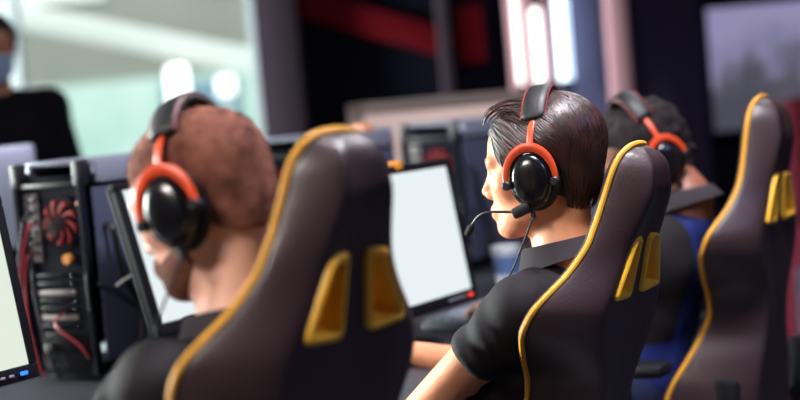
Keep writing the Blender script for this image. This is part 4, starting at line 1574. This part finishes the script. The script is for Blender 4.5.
lantern(178, 88, 11.5, .16, .34, 'tall white glowing lantern outside the window', 3.0)
lantern(226, 86, 11.8, .14, .14, 'small round white lantern outside, right of the tall one', 2.2)

# ------------------------------------------------------------------ sky and lamps
w = bpy.data.worlds.new('sky'); SC.world = w; w.use_nodes = True
nt = w.node_tree; bg = nt.nodes['Background']
bg.inputs[0].default_value = (.86, .95, 1.0, 1); bg.inputs[1].default_value = 1.3


def lamp_fixture(x, y, sx, sy, energy, col, label, z=2.93):
    root = empty('ceiling_light', (x, y, z)); tag(root, label, 'ceiling light', 'panel lights in the ceiling')
    mb = MB()
    for a, b, u, v in ((0, sy / 2, sx + .06, .03), (0, -sy / 2, sx + .06, .03), (sx / 2, 0, .03, sy), (-sx / 2, 0, .03, sy)):
        mb.box((a, b, .035), (u, v, .07))
    mb.build('frame', M['framew'], root)
    MB().box((0, 0, .045), (sx - .03, sy - .03, .01)).build('diffuser', mat('diffuser', rgb(230, 230, 230), .5, emit=col, estr=1.5), root)
    l = bpy.data.lights.new('panel_lamp', 'AREA'); l.shape = 'RECTANGLE'; l.size = sx - .05; l.size_y = sy - .05; l.energy = energy; l.color = col
    lo = bpy.data.objects.new('panel_lamp', l); COL.objects.link(lo); lo.parent = root; lo.location = (0, 0, .03)


l = bpy.data.lights.new('face_key_light', 'AREA'); l.shape = 'RECTANGLE'; l.size = 4.0; l.size_y = 2.0; l.energy = 4200; l.color = (1.0, .98, .97)  # key light added outside the left wall to brighten the faces
lo = bpy.data.objects.new('face_key_light', l); COL.objects.link(lo); lo.location = (-6.6, 5.825, 1.8); lo.rotation_euler = (0, math.radians(-90), 0)
lamp_fixture(1.2, 4.6, 1.2, .6, 30, (.92, .93, 1.0), 'ceiling panel light above the far end of the row')
lamp_fixture(-1.9, .3, 1.2, .6, 165, (1.0, .90, .85), 'warm fill light added in the ceiling above the near end of the row')  # unseen warm fill, added to lift the chair wings and necks
lamp_fixture(2.6, 1.2, 1.2, .6, 34, (.42, .48, 1.0), 'bluish fill light added in the ceiling behind the players')  # unseen blue fill, added to tint the shadows
lamp_fixture(.6, 2.4, .6, .6, 100, (.95, .93, 1.0), 'small ceiling panel light straight above the middle chair')
su = bpy.data.lights.new('sun', 'SUN'); su.energy = 2.6; su.angle = .05; su.color = (1, .97, .92)
so_ = bpy.data.objects.new('sun', su); COL.objects.link(so_); so_.rotation_euler = (math.radians(52), 0, math.radians(-25))

# ------------------------------------------------------------------ camera object and render settings
cam = bpy.data.cameras.new('camera')
co = bpy.data.objects.new('camera', cam)
COL.objects.link(co)
co.location = tuple(CAM)
co.rotation_euler = CM.to_euler()
cam.sensor_width = 36.0
cam.lens = FPX * 36 / 800
cam.clip_start = 0.05
cam.dof.use_dof = True
cam.dof.focus_distance = 2.60
cam.dof.aperture_fstop = 1.7
SC.camera = co
SC.view_settings.view_transform = 'Standard'
SC.view_settings.look = 'None'
SC.view_settings.gamma = 1.0
SC.view_settings.exposure = 0.0
SC.view_settings.use_curve_mapping = False
SC.cycles.use_denoising = True
